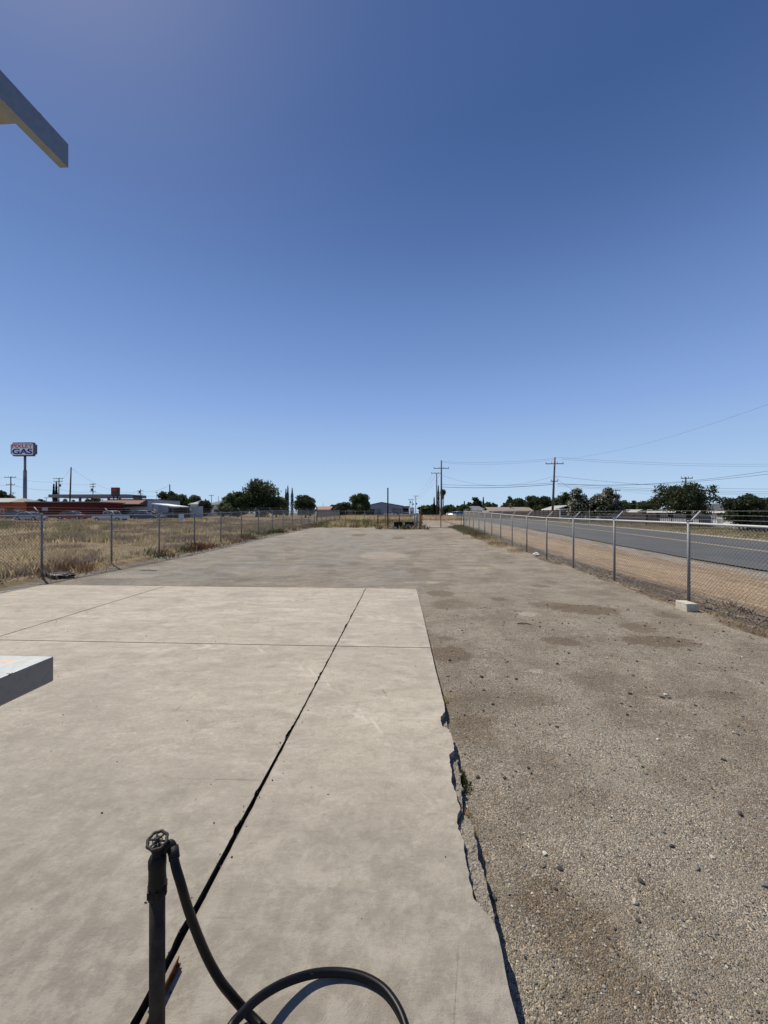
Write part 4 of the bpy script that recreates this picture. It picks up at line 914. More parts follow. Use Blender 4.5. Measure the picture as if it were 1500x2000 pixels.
R_BRN = simple('red_brown_tile', (.22, .12, .085), .85, var=.2, vs=9); R_PALE = simple('pale_roof', (.36, .35, .33), .85, var=.12, vs=4); R_TERR = simple('terracotta_tile', (.34, .19, .135), .85, var=.15, vs=9)
M_BRICK = simple('brown_block_wall', (.10, .07, .06), .9, var=.25, vs=5)
DOOR = simple('dark_door', (.045, .04, .038), .5); METALDK = simple('dark_shutter', (.14, .15, .155), .6)
def roof_mesh(m, x0, x1, y0, y1, ze, zr, axis='x', hip=0., th=.18, ov=.45):
    x0 -= ov; x1 += ov; y0 -= ov; y1 += ov
    if axis == 'x': ym = (y0 + y1) / 2; A = (x0 + hip, ym, zr); B = (x1 - hip, ym, zr); c = [(x0, y0, ze), (x1, y0, ze), (x1, y1, ze), (x0, y1, ze)]; faces = [[c[0], c[1], B, A], [c[2], c[3], A, B], [c[1], c[2], B], [c[3], c[0], A]]
    else: xm = (x0 + x1) / 2; A = (xm, y0 + hip, zr); B = (xm, y1 - hip, zr); c = [(x0, y0, ze), (x1, y0, ze), (x1, y1, ze), (x0, y1, ze)]; faces = [[c[1], c[2], B, A], [c[3], c[0], A, B], [c[0], c[1], A], [c[2], c[3], B]]
    low = [[(p[0], p[1], p[2] - th) for p in f] for f in faces]
    for f, l in zip(faces, low):
        m.poly(f); m.poly(l[::-1])
    for i in range(4): a, b = c[i], c[(i + 1) % 4]; m.poly([a, b, (b[0], b[1], b[2] - th), (a[0], a[1], a[2] - th)])
def window(T, face, a, b, z0, z1, at, frame=None, name='window', glass=None):
    """face: '-y' at y=at spanning x a..b, or '-x' at x=at spanning y a..b"""
    f = MB(); t = .07
    def bx(m, p, q, r_, s_, d0, d1):
        if face == '-y': m.box(p, q, at - d1, at - d0, r_, s_)
        else: m.box(at - d1, at - d0, p, q, r_, s_)
    for (p, q, r_, s_) in ((a - t, a, z0 - t, z1 + t), (b, b + t, z0 - t, z1 + t), (a, b, z1, z1 + t), (a, b, z0 - t, z0)): bx(f, p, q, r_, s_, -.02, .05)
    fo = f.build(name, frame or W_TRIM, T); g_ = MB(); bx(g_, a, b, z0, z1, -.02, .015); g_.build('pane', glass or M_GLASS, fo); return fo
def house(label, x0, x1, y0, y1, eave, ridge, wall, roof, axis='x', hip=0., name='house', wins=(), doors=(), zb=None, ov=.45, trim=True, group=None):
    zb = gf((x0 + x1) / 2, y0) - .2 if zb is None else zb
    T = thing(name, label, 'house' if name == 'house' else 'building', (x0, y0, zb), 0, group); T0 = Vector(T.location)
    m = MB(); m.box(0, x1 - x0, 0, y1 - y0, 0, eave - zb - .1)
    if hip == 0:
        if axis == 'x':
            for xx in (0, x1 - x0): m.poly([(xx, 0, eave - zb - .1), (xx, y1 - y0, eave - zb - .1), (xx, (y1 - y0) / 2, ridge - zb - .3)])
        else:
            for yy in (0, y1 - y0): m.poly([(0, yy, eave - zb - .1), (x1 - x0, yy, eave - zb - .1), ((x1 - x0) / 2, yy, ridge - zb - .3)])
    m.build('wall', wall, T, False)
    m = MB(); roof_mesh(m, 0, x1 - x0, 0, y1 - y0, eave - zb, ridge - zb, axis, hip, ov=ov); ro = m.build('roof', roof, T)
    if trim:
        m = MB(); w_, d_ = x1 - x0, y1 - y0
        m.box(-ov - .03, w_ + ov + .03, -ov - .05, -ov - .004, eave - zb - .22, eave - zb + .02); m.box(-ov - .05, -ov - .004, -ov - .004, d_ + ov, eave - zb - .22, eave - zb + .02); m.build('fascia', W_TRIM, T)
    for (face, a, b_, z0, z1) in wins:
        if face == '-y': window(T, '-y', a, b_, z0, z1, 0)
        else: window(T, '-x', a, b_, z0, z1, 0)
    for (face, a, b_) in doors:
        m = MB()
        if face == '-y': m.box(a, b_, -.04, .02, .2, 2.2)
        else: m.box(-.04, .02, a, b_, .2, 2.2)
        m.build('door', DOOR, T)
    return T
# --- left side of the field
Y = 72.; xa, xm, xb = wx(-80, Y), wx(51, Y), wx(175, Y); zr = wz(981, wx(100, Y), Y); zb = .75
T = thing('roadside_building', 'long low building with bright orange front at left and dark red wall at right', 'building', (xa, Y, zb)); h = zr - zb
m = MB(); m.box(0, xm - xa, 0, 9, 0, h + .05); m.build('wall', W_ORANGE, T)
m = MB(); m.box(xm - xa + .002, xb - xa, .25, 9, 0, h - .05); m.build('wall', W_RED, T)
m = MB(); m.box(xm - xa - .3, xb - xa + .3, -.1, 9.3, h - .04, h + .16); m.build('parapet', simple('grey_coping', (.24, .22, .2), .8), T)
xr1 = wx(24, Y) - xa; m = MB(); m.poly([(-.3, -.6, h + .06), (xr1, -.6, h + .06), (xr1 - 1.2, 3.5, h + .95), (-.3, 3.5, h + .95)]); m.poly([(-.3, 8, h + .06), (xr1, 8, h + .06), (xr1 - 1.2, 3.5, h + .95), (-.3, 3.5, h + .95)]); m.poly([(xr1, -.6, h + .06), (xr1, 8, h + .06), (xr1 - 1.2, 3.5, h + .95)]); m.box(-.3, xr1, -.6, -.5, h - .12, h + .05); m.build('roof', R_PALE, T)
def X_(px): return wx(px, Y) - xa
m = MB(); m.box(X_(14), X_(25), -.05, .02, .1, 2.3); m.build('door', DOOR, T)
window(T, '-y', X_(2.5), X_(7.5), 1.35, 2.2, 0); window(T, '-y', X_(30), X_(33), 1.2, 2.1, 0, simple('yellow_frame', (.45, .36, .12), .6)); window(T, '-y', X_(34.5), X_(38), 1.2, 2.1, 0, simple('yellow_frame', (.45, .36, .12), .6))
m = MB(); m.box(X_(80), X_(91.5), .2, .25, 1.75, 2.45); m.build('notice_board', simple('faded_board', (.5, .42, .4), .7), T)
for i in range(3):
    m = MB(); m.box(X_(55), X_(174), .215, .245, .7 + i * .62, .73 + i * .62); m.build('trim_line', simple('dark_trim', (.06, .01, .01), .8), T)

# shop with mansard roof
Y = 86.; xa, xb = wx(176, Y), wx(290, Y); zt = wz(974.5, wx(240, Y), Y); zb = .7; h = zt - zb
T = thing('corner_shop', 'pale grey shop with a brown sloping tiled awning roof along its front', 'building', (xa, Y, zb))
m = MB(); m.box(0, xb - xa, 0, 12, 0, h * .62); m.build('wall', W_GREY, T)
m = MB(); m.box(X_(204), xb - xa + .2, .8, 12, h * .62, h); m.build('parapet', R_GREY, T)
y0r, y1r = X_(203), X_(281); m = MB(); z0 = wz(984.5, wx(240, Y), Y) - zb; z1 = wz(977, wx(240, Y), Y) - zb
m.prism([(-1.6, z0), (-1.6, z0 - .2), (.6, z0 - .2), (.6, z1)], y0r - 1, y1r, 'x'); m.build('awning_roof', R_BRN, T)
for (a, b_) in ((192, 204), (208, 224), (227, 243)):
    window(T, '-y', X_(a), X_(b_), 1.1, 2.5, 0, METALDK)
m = MB(); m.box(X_(246), X_(254), -.06, .02, .1, 2.3); m.build('door', DOOR, T)
T2 = thing('storage_block', 'taller pale blue grey flat roofed block at the right end of the shop', 'building', (wx(291, Y), Y, zb)); m = MB(); w_ = wx(312, Y) - wx(291, Y)
m.box(0, w_, -.5, 8, 0, wz(977, wx(300, Y), Y) - zb); m.build('wall', wallmat('pale_blue_wall', (.40, .44, .48)), T2)
m = MB(); m.box(-.15, w_ + .15, -.65, 8.1, wz(977, wx(300, Y), Y) - zb, wz(976, wx(300, Y), Y) - zb + .08); m.build('coping', R_DARK, T2)
T3 = thing('blue_shed', 'small blue and white shed between the red wall and the shop', 'building', (wx(176, 80), 80, .7)); m = MB(); w_ = wx(198, 80) - wx(176, 80); hh = wz(983, wx(186, 80), 80) - .7
m.box(0, w_, 0, 4, 0, hh); m.build('wall', W_BLUE, T3); m = MB(); m.box(-.2, w_ + .2, -.3, 4.2, hh, hh + .15); m.build('roof', R_GREY, T3)
m = MB(); m.box(w_ * .35, w_ * .6, -.05, .02, .1, 2.1); m.build('door', simple('blue_door', (.06, .10, .2), .5), T3)
# carport
Y = 84.; xa, xb = wx(313, Y), wx(354, Y); zb = .65; za, zc = wz(984, xa, Y) - zb, wz(989.5, xb, Y) - zb
T = thing('carport', 'open carport with a thin white sloping roof right of the shop', 'carport', (xa, Y, zb)); W_ = xb - xa
m = MB(); m.prism([(0, za - .12), (W_, zc - .12), (W_, zc + .06), (0, za + .06)], -3, 3); m.build('roof', W_TRIM, T)
for a, hh in ((.2, za), (W_ - .2, zc)):
    for y_ in (-2.8, 2.8): m = MB(); m.box(a - .06, a + .06, y_ - .06, y_ + .06, 0, hh - .1 - (.02 if a < 1 else 0)); m.build('post', METALDK, T)
m = MB(); m.box(0, W_, 3.1, 3.3, 0, min(za, zc) - .2); m.build('back_wall', DOOR, T)
# low wall right of the carport
m = MB(); xa, xb = wx(354, 88), wx(393, 88); m.box(0, xb - xa, 0, .25, 0, wz(990, xa, 88) - .6); m.box(-.05, xb - xa + .05, -.04, .29, wz(990, xa, 88) - .6, wz(990, xa, 88) - .5)
for k in range(5): m.box(k * (xb - xa) / 4.1, k * (xb - xa) / 4.1 + .35, -.07, .32, 0, wz(990, xa, 88) - .45)
o = m.build('boundary_wall', wallmat('pale_block', (.40, .43, .45))); o.location = (xa, 88, .6); tag(o, 'long low pale block wall right of the carport', 'wall')
def ph(label, pa, pb, Y, dep, pe, pr, wall, roof, axis='x', hip=0., **k):
    x0, x1 = wx(pa, Y), wx(pb, Y); return house(label, x0, x1, Y, Y + dep, wz(pe, (x0 + x1) / 2, Y), wz(pr, (x0 + x1) / 2, Y), wall, roof, axis, hip, **k)
ph('small house with pale green grey roof behind the low wall', 372, 392, 112, 8, 984.5, 977, W_WHITE, R_PALE, 'x', 1.5)
ph('grey roofed white house left of the big tree', 407, 450, 125, 9, 984.5, 977, W_WHITE, R_GREY, 'x', 2.5, wins=[('-y', 1.5, 2.9, 1.4, 2.4), ('-y', 4.5, 5.9, 1.4, 2.4)])
ph('distant house with a pinkish tan roof behind the back corner of the yard', 619, 643, 122, 8, 995, 988.5, W_TAN, R_TERR, 'x', .0)
# --- warehouse
Y = 150.; xa, xb, xp = wx(712.5, Y), wx(786, Y), wx(745, Y); zb = .7; ze, zr = wz(988.5, xa, Y) - zb, wz(981.8, xp, Y) - zb
T = thing('warehouse', 'blue grey metal warehouse with a low gable and roll up doors', 'warehouse', (xa, Y, zb)); W_ = xb - xa; pk = xp - xa
m = MB(); m.prism([(0, 0), (W_, 0), (W_, ze), (pk, zr), (0, ze)], 0, 22); m.build('wall', W_METAL, T)
m = MB(); m.prism([(-.3, ze), (pk, zr + .12), (W_ + .3, ze), (W_ + .3, ze + .15), (pk, zr + .28), (-.3, ze + .15)], -.4, 22.2); m.build('roof', R_GREY, T)
for (a, b_, z0, z1, mt) in ((714.5, 732.5, .3, 2.9, DOOR), (736, 744, .3, 2.9, METALDK), (765, 774.5, 1.3, 3.2, METALDK), (776, 783.5, .3, 3.0, METALDK)):
    m = MB(); m.box(X_(a), X_(b_), -.06, .03, z0, z1)
    for k in range(1, 6): m.box(X_(a), X_(b_), -.09, -.06, z0 + k * (z1 - z0) / 6, z0 + k * (z1 - z0) / 6 + .05)
    m.build('roller_door', mt, T)
Y = 152.; xa, xb = wx(786.3, Y), wx(799, Y); T = thing('loading_annex', 'flat roofed annex with a black open bay right of the warehouse', 'building', (xa, Y, zb)); hh = wz(989.5, xa, Y) - zb; W_ = xb - xa
m = MB(); m.box(0, .25, 0, 9, 0, hh); m.box(W_ - .25, W_, 0, 9, 0, hh); m.box(.25, W_ - .25, 0, 9, hh * .82, hh); m.box(.25, W_ - .25, 8.7, 9, 0, hh * .82); m.build('wall', W_METAL, T); m = MB(); m.box(-.2, W_ + .2, -.2, 9.2, hh, hh + .2); m.build('roof', R_DARK, T)
Y = 140.; xa, xb = wx(800, Y), wx(809, Y); T = thing('pump_house', 'small pale boxy building right of the warehouse annex', 'building', (xa, Y, zb)); hh = wz(992, xa, Y) - zb; W_ = xb - xa
m = MB(); m.box(0, W_, 0, 4, 0, hh); m.build('wall', W_WHITE, T); m = MB(); m.box(-.1, W_ + .1, -.1, 4.1, hh, hh + .12); m.build('roof', R_GREY, T); m = MB(); m.box(W_ * .3, W_ * .65, -.04, .02, .1, 2.1); m.build('door', METALDK, T)
m = MB(); Y = 132; xa, xb = wx(640, Y), wx(712, Y); hh = wz(996.5, xa, Y) - .65; m.box(0, xb - xa, 0, .2, 0, hh)
for k in range(9): m.box(k * (xb - xa) / 8.2, k * (xb - xa) / 8.2 + .4, -.1, .3, 0, hh + .15)
o = m.build('boundary_wall', simple('tan_block', (.24, .20, .17), .9)); o.location = (xa, Y, .65); tag(o, 'long low tan block wall left of the warehouse', 'wall')
# --- right side across the road
ph('grey gabled house with a pale lean to roof beyond the long dark wall', 916, 948, 165, 12, 996.5, 988, W_GREY, R_GREY, 'x', 2.0)
ph('distant grey roofed house half hidden behind the utility pole', 862, 881, 175, 10, 994, 988.5, W_TAN, R_PALE, 'y', 0)
ph('long tan roofed house with a white gable end beyond the road', 957, 1039, 122, 9, 997.5, 990, W_TAN, R_TAN, 'x', 0, wins=[('-y', 2, 3.6, 1.1, 2.2), ('-y', 7, 8.6, 1.1, 2.2)], doors=[('-y', 5, 6)])
m = MB(); m.tube([(0, 0, 0), (0, 0, 1.1)], .25, 10); m.lathe([(.36, 0), (.36, .1), (.1, .3)], (0, 0, 1.1), 10)
_T = [o for o in C.objects if o.get('label', '').startswith('long tan roofed')][0]; c = m.build('chimney', METALDK, _T); c.location = (7.0, 3.2, wz(991.5, wx(1000, 122), 122) - _T.location.z)
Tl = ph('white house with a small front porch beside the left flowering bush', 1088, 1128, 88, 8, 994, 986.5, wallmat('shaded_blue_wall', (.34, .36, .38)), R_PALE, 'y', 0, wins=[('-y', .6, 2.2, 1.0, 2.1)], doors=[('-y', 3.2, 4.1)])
m = MB(); m.box(-.2, 3.2, -1.9, -.02, 2.25, 2.4)
for x_ in (-.1, 3.0): m.box(x_, x_ + .12, -1.85, -1.73, 0, 2.25)
m.box(-.2, 3.2, -1.9, -1.8, .95, 1.02); m.build('porch', W_TRIM, Tl)
ph('blue grey house behind the right flowering bush', 1172, 1216, 80, 9, 999.0 - 3, 991.5, W_BLUE, R_DARK, 'y', 0, wins=[('-y', 1.2, 2.3, 1.45, 2.35), ('-y', 2.45, 3.2, 1.45, 2.35)], trim=False)
ph('small pale gabled garage left of the dark upright tree', 1219, 1232, 96, 6, 998.5, 996, W_TAN, R_PALE, 'y', 0)
ph('small cream gabled porch house right of the dark upright tree', 1247, 1259, 92, 6, 998.5, 995, W_TAN, R_PALE, 'y', 0, doors=[('-y', .9, 1.7)])
XH = 43.
def rh(label, pa, pb, dep, pe, pr, wall, roof, hip, wins, doors):
    y1, y0 = wy(pa, XH), wy(pb, XH); ym = (y0 + y1) / 2
    return house(label, XH, XH + dep, y0, y1, wz(pe, XH, ym), wz(pr, XH, ym), wall, roof, 'y', hip, wins=wins, doors=doors)
rh('pale house with charcoal hip roof left behind the huge spreading tree', 1272, 1366, 9, 998.5, 984, W_SHADE, R_DARK, 3.5, [('-x', 1.5, 2.6, 1.1, 2.2), ('-x', 5.5, 7.0, 1.0, 2.2), ('-x', 11, 12.4, 1.0, 2.2)], [('-x', 9, 9.9)])
rh('white house with charcoal hip roof at the right across the road', 1391, 1486, 9, 998.5, 983, W_WHITE, R_DARK, 3.0, [('-x', .8, 1.8, 1.1, 2.2), ('-x', 3.6, 4.8, 1.0, 2.2)], [('-x', 5.8, 6.7)])
# dark long wall and fences in front of the houses
def low_fence(label, A, B, H, mat, kind='board', gap=.22, name='board_fence'):
    T = thing(name, label, 'fence', (A[0], A[1], gf(*A))); d = Vector((B[0] - A[0], B[1] - A[1], 0)); L = d.length; T.rotation_euler = (0, 0, math.atan2(d.y, d.x))
    if kind == 'board':
        m = MB(); m.box(0, L, 0, .05, 0, H); m.build('panel', mat, T)
        for s in np.arange(0, L + .1, 2.4): m = MB(); m.box(s - .06, s + .06, -.06, -.003, 0, H + .08); m.build('post', mat, T)
    else:
        m = MB()
        for s in np.arange(0, L, gap): m.box(s - .018, s + .018, 0, .02, .05, H)
        m.build('pickets', mat, T)
        m = MB(); m.box(0, L, -.032, -.003, H * .25, H * .25 + .06); m.box(0, L, -.032, -.003, H * .82, H * .82 + .06); m.build('rails', mat, T)
        for s in np.arange(0, L + .1, 2.6): m = MB(); m.box(s - .05, s + .05, .022, .10, 0, H + .1); m.build('post', mat, T)
    return T
Ya, Yb = 100, 100
low_fence('long dark brown wall in front of the tan roofed house', (wx(906, 112), 112), (wx(1050, 86), 86), 1.55, M_BRICK)
low_fence('dark board fence between the big dark tree and the white porch house', (wx(1046, 84), 84), (wx(1090, 72), 72), 1.9, simple('dark_board', (.05, .04, .035), .9))
low_fence('grey picket fence in front of the blue grey house', (wx(1120, 62), 62), (wx(1262, 50), 50), 1.15, simple('grey_picket', (.12, .12, .13), .7), 'picket', .16, 'picket_fence')
low_fence('dark iron fence in front of the charcoal roofed houses', (wx(1262, 50), 50), (wx(1400, 45), 45), 1.25, simple('black_iron', (.015, .015, .016), .5), 'picket', .2, 'iron_fence')
low_fence('white picket fence before the white house', (wx(1388, 48), 48), (wx(1442, 42), 42), 1.25, W_TRIM, 'picket', .2, 'picket_fence')
low_fence('dark iron fence under the tree at the right edge', (wx(1442, 42), 42), (wx(1560, 33), 33), 1.2, simple('black_iron', (.015, .015, .016), .5), 'picket', .2, 'iron_fence')
low_fence('dark board fence below the small gabled garage', (wx(1214, 72), 72), (wx(1282, 66), 66), 1.25, simple('brown_board', (.075, .055, .05), .9))

# ================================================================== POLES, WIRES, SIGNS
def pole(label, px, top, Y, arms=(), lean=0., tr=None, r=.17, mat=None, name='utility_pole', stub=None, base_px=None, cat='utility pole'):
    """arms: (pixel row, left px, right px)"""
    bx = base_px if base_px is not None else px; X = wx(bx, Y); zb = gf(X, Y); zt = wz(top, wx(px, Y), Y); dX = wx(px, Y) - X
    T = thing(name, label, cat, (X, Y, zb)); H = zt - zb; m = MB(); m.tube([(0, 0, -.2), (dX * .5, 0, H * .5), (dX, 0, H)], [r * 1.15, r * .95, r * .7], 10); m.build('pole', mat or M_WOOD, T)
    for (ry, l, rr) in arms:
        z = wz(ry, X, Y) - zb; o = dX * z / H; a, b_ = wx(l, Y) - X, wx(rr, Y) - X
        m = MB(); m.box(a, b_, -.06 - r, .06 - r, z - .07, z + .07); ca = m.build('crossarm', mat or M_WOOD, T)
        m = MB()
        for t in np.linspace(a + .1, b_ - .1, 4 if b_ - a > 1.6 else 2): m.lathe([(.03, 0), (.03, .06), (.07, .1), (.05, .16), (.07, .2), (.04, .27)], (t, -r, z + .07), 8)
        m.build('insulator', simple('porcelain', (.12, .09, .08), .3), ca)
    if tr:
        z = wz(tr[0], X, Y) - zb; s = tr[1]; m = MB(); m.lathe([(.1, 0), (.28, .04), (.28, .75), (.3, .8), (.12, .95)], (s * (.3 + r), -.05, z - .45), 14); m.build('transformer', simple('grey_can', (.14, .145, .15), .5), T)
    return T
pA = pole('nearest tall utility pole across the road', 1084, 893, 77.7, [(906, 1065, 1100), (940, 1075, 1089)], mat=M_WOODL, base_px=1078.5, r=.2)
pB = pole('tall utility pole in line with the end gate', 862, 899, 90.6, [(915, 847, 877)], mat=M_WOODL, r=.2)
pC = pole('shorter utility pole left of the tall one by the gate', 853, 924, 110, [(924.3, 842, 863)])
pole('far utility pole with one crossarm above the warehouse yard', 812, 968, 200, [(969, 807.5, 817.5)], tr=(984, 1))
pole('left pole of the far pair with joined crossarm right of the warehouse', 800.5, 975, 205, [(976, 797, 804)], tr=(981, 1), r=.14)
pole('right pole of the far pair with joined crossarm right of the warehouse', 805.2, 975, 205, [(976, 803, 809)], tr=(985, 1), r=.14)
pole('thin utility pole behind the left flowering bush', 1101, 962, 135, [(963, 1094, 1107)])
pole('utility pole right of the right flowering bush', 1203, 956, 110, [(958, 1196, 1211)])
pole('utility pole rising behind the huge spreading tree', 1339.5, 932, 82, [(934.3, 1329, 1352), (941.5, 1331, 1340)])
pole('utility pole with two crossarms left of the gas sign', 21, 930.5, 112, [(932.5, 10, 32), (947, 13, 30)])
pole('utility pole with transformer beside the two thin cypresses', 115, 933.5, 125, [(935, 105, 124), (940.5, 106, 123)], tr=(948, 1))
pole('tall leaning bare pole right of the gas sign', 138.8, 912.5, 105, [], base_px=135.5, r=.2)
pole('short three armed pole above the canopy', 181.5, 944.5, 135, [(946, 176, 187), (951, 176, 187), (960.5, 176, 187)], tr=(956.5, -1), r=.15)
pole('small pole with transformer behind the shop sign', 274.5, 955, 150, [(959, 269, 280), (965, 269, 280)], tr=(961, -1), r=.15)
pole('plain wooden pole among the trees behind the carport', 331.5, 946, 98, [])
pole('distant pole with crossarm left of the big tree', 413, 966.5, 170, [(968, 408, 418)], r=.14)
pole('thin distant bare pole left of the big tree', 426.5, 969, 170, [], r=.11)
pole('far thin pole above the pinkish roof', 631, 983, 190, [], r=.1)
pole('tiny far pole left of the gas sign mast', 25.5, 962, 170, [(963, 21, 30)], r=.12)
pole('tall thin lamp mast behind the shop', 306, 961, 150, [(962, 304, 308)], r=.08, mat=M_DARK, name='lamp_mast', cat='lamp post')
pole('short pole with crossarm behind the red wall', 90.5, 971, 150, [(972.5, 87, 94)], r=.1)
# steel post by the bins, sign post
def post(label, px, top, Y, r, mat, name='steel_post', zb=None):
    X = wx(px, Y); z = gf(X, Y) if zb is None else zb; H = wz(top, X, Y) - z
    m = MB(); m.tube([(0, 0, -.1), (0, 0, H)], r, 14); m.lathe([(r * 1.15, -.05), (r * 1.15, .02), (r * .5, .04)], (0, 0, H), 14); m.lathe([(r * 2, 0), (r * 2, .03), (r * 1.1, .08)], (0, 0, 0), 14)
    o = m.build(name, mat); o.location = (X, Y, z); return tag(o, label, 'post')
post('tall dark steel post standing in front of the bins', 757.5, 953.5, 43.0, .072, M_DARK)
T = thing('road_sign_post', 'thin pale roadside post across the road between the flowering bushes', 'post', (wx(1151.5, 52), 52, gf(wx(1151.5, 52), 52)))
m = MB(); m.box(-.035, .035, -.02, .02, -.1, wz(995, wx(1151.5, 52), 52) - T.location.z); m.build('post', simple('pale_post', (.45, .43, .42), .6), T); m = MB(); m.box(-.03, .03, -.026, -.02, 1.5, 1.62); m.build('marker', METALDK, T)
def wp(px, py, yc): xc = (px - 750) / F * yc; return Vector((xc * cT - yc * sT, yc * cT + xc * sT, CH - (py - HY) * yc / F))
def wire(label, a, b_, sag, r=.014, grp='overhead lines'):
    A, B = wp(*a), wp(*b_); m = MB(); P = [(A.lerp(B, t) - A + Vector((0, 0, -4 * sag * t * (1 - t)))) for t in np.linspace(0, 1, 26)]; m.tube(P, r, 4)
    o = m.build('overhead_wire', M_LINE); o.location = A; tag(o, label, 'wire', grp); return o
wr = 'power line running off to the right from the nearest tall pole'
wire('topmost power line running right from the nearest tall pole', (1087, 893, 76), (1700, 900, 80), 1.0)
wire('second power line running right from the crossarm of the nearest tall pole', (1098, 905 - 8, 76), (1700, 904, 80), 1.0)
wire('topmost line between the two tall wooden poles', (863, 901, 90), (1084, 895, 76), .5); wire('second line between the two tall wooden poles', (863, 903.5, 90), (1082, 898, 76), .6)
wire('slack middle line between the two tall wooden poles', (863, 928, 90), (1080, 931, 76), 2.0); wire('upper telephone cable between the two tall wooden poles', (863, 946, 90), (1080, 943, 76), .4, .028); wire('lowest telephone cable between the two tall wooden poles', (863, 951, 90), (1080, 946, 76), .4, .04)
wire('sagging line dipping right from the middle of the nearest tall pole', (1085, 930, 76), (1700, 948, 85), 1.5, .02)
wire('upper rising cable climbing to the right edge', (1088, 944, 76), (1700, 884, 46), 1.6, .02); wire('lower rising cable climbing to the right edge', (1088, 945, 76), (1700, 897, 47), 1.3, .02)
wire('flat cable to the right edge from the small crossarm', (1088, 944, 76), (1700, 958, 85), .8, .02); wire('second flat cable to the right edge just below the small crossarm', (1088, 947, 76), (1700, 962, 85), .8, .02); wire('faint lowest cable to the right edge', (1088, 950, 76), (1700, 968, 90), .6)
wire('service drop from the nearest tall pole to the left flowering bush', (1085, 931, 76), (1122, 958, 68), .2, .02)
wire('faint high line climbing to the upper right corner', (1095, 897, 76), (1760, 690, 30), 1.5, .008)
wire('right pole line dropping to the far right', (1205, 958, 112), (1700, 985, 80), .8, .015)
for k, (x, t) in enumerate(((845, 'left'), (852, 'middle'), (859, 'right'))): wire(t + ' line falling from the pole pair towards the warehouse', (x, 925 + k, 110), (803 + 5 * k, 975, 205), 1.5, .018)
wire('slack line falling from the leaning pole towards the carport pole', (138, 913, 108), (274, 958, 150), 3., .02); wire('line from the small transformer pole up to the carport pole', (274, 958, 150), (331, 948, 100), 1.0, .02)
wire('short line from the leaning pole down to the transformer pole', (138, 913, 108), (115, 940, 128), .6, .016)
wire('upper line across the gas sign mast', (21, 932, 115), (115, 941, 128), .6, .018); wire('lower line across the gas sign mast', (21, 947, 115), (115, 957, 128), .6, .024)
wire('upper line at the left edge', (-80, 928, 115), (21, 932, 115), .5, .018); wire('lower line at the left edge', (-80, 944, 115), (21, 947, 115), .5, .018)
wire('line above the canopy between the short poles', (115, 943, 128), (181, 946, 138), .4, .018); wire('lower line above the canopy', (115, 955, 128), (181, 960, 138), .6, .024)
wire('line passing behind the price sign', (181, 960, 138), (274, 959, 152), 1.6, .024); wire('thin line from the shop pole to the carport pole', (274, 966, 150), (331, 960, 100), 1., .016)

# tall gas sign
Y = 95.; xa, xb = wx(20, Y), wx(66, Y); zt, zl = wz(864, wx(43, Y), Y), wz(890.5, wx(43, Y), Y); xm = wx(43.5, Y); zb = 1.1
T = thing('gas_sign', 'tall roadside sign board reading PIXLEY GAS in red and blue', 'sign', (xm, Y + .7, zb)); hw = (xb - xa) / 2; h0, h1 = zl - zb, zt - zb
m = MB(); m.prism([(-hw, h0), (hw, h0), (hw, h1), (-hw, h1)], -.7, .15)
ed = [e for e in m.bm.edges if abs(e.verts[0].co.x - e.verts[1].co.x) < 1e-4 and abs(e.verts[0].co.z - e.verts[1].co.z) < 1e-4]; bmesh.ops.bevel(m.bm, geom=ed, offset=.5, segments=5, affect='EDGES')
cab = m.build('cabinet', simple('sign_cabinet', (.10, .115, .15), .5, .3), T)
def rrect(x0, x1, z0, z1, r, n=6):
    out = []
    for cx, cz, a0 in ((x1 - r, z0 + r, -90), (x1 - r, z1 - r, 0), (x0 + r, z1 - r, 90), (x0 + r, z0 + r, 180)):
        for k in range(n + 1): a = R(a0 + 90 * k / n); out.append((cx + r * math.cos(a), cz + r * math.sin(a)))
    return out
m = MB(); m.prism(rrect(-hw + .28, hw - .28, h0 + .25, h1 - .25, .35), -.74, -.702); fc = m.build('face', simple('sign_face', (.82, .82, .84), .5, var=.05), T)
def text(s, x0, x1, z0, z1, y, mat, parent, name, off=.02, font=None):
    cu = bpy.data.curves.new(name, 'FONT'); cu.body = s; cu.size = 1; cu.extrude = .01; cu.offset = off
    o = bpy.data.objects.new(name, cu); me = bpy.data.meshes.new_from_object(o); bpy.data.objects.remove(o)
    co = np.empty(len(me.vertices) * 3); me.vertices.foreach_get('co', co); co = co.reshape(-1, 3); lo, hi = co.min(0), co.max(0)
    u = (co - lo) / (hi - lo); V = np.stack([x0 + u[:, 0] * (x1 - x0), y - co[:, 2] * 2, z0 + u[:, 1] * (z1 - z0)], -1); me.vertices.foreach_set('co', V.reshape(-1)); me.update()
    me.materials.clear(); return link(name, me, mat, parent)
hh = h1 - h0
text('PIXLEY', -hw + .45, hw - .42, h0 + hh * .60, h0 + hh * .87, -.752, simple('red_letter', (.55, .035, .02), .5, var=.05), T, 'lettering', .012)
text('GAS', -hw + .5, hw - .48, h0 + hh * .13, h0 + hh * .54, -.752, simple('blue_letter', (.02, .03, .22), .5, var=.05), T, 'lettering', .028)
m = MB(); zmid = wz(918, xm, Y) - zb; m.tube([(0, 0, zmid), (0, 0, h0)], .26, 16); m.tube([(0, 0, -.2), (0, 0, zmid - .05)], .40, 16); m.lathe([(.40, -.06), (.26, .06)], (0, 0, zmid), 16); m.build('mast', simple('grey_mast', (.17, .19, .23), .5, .3), T)
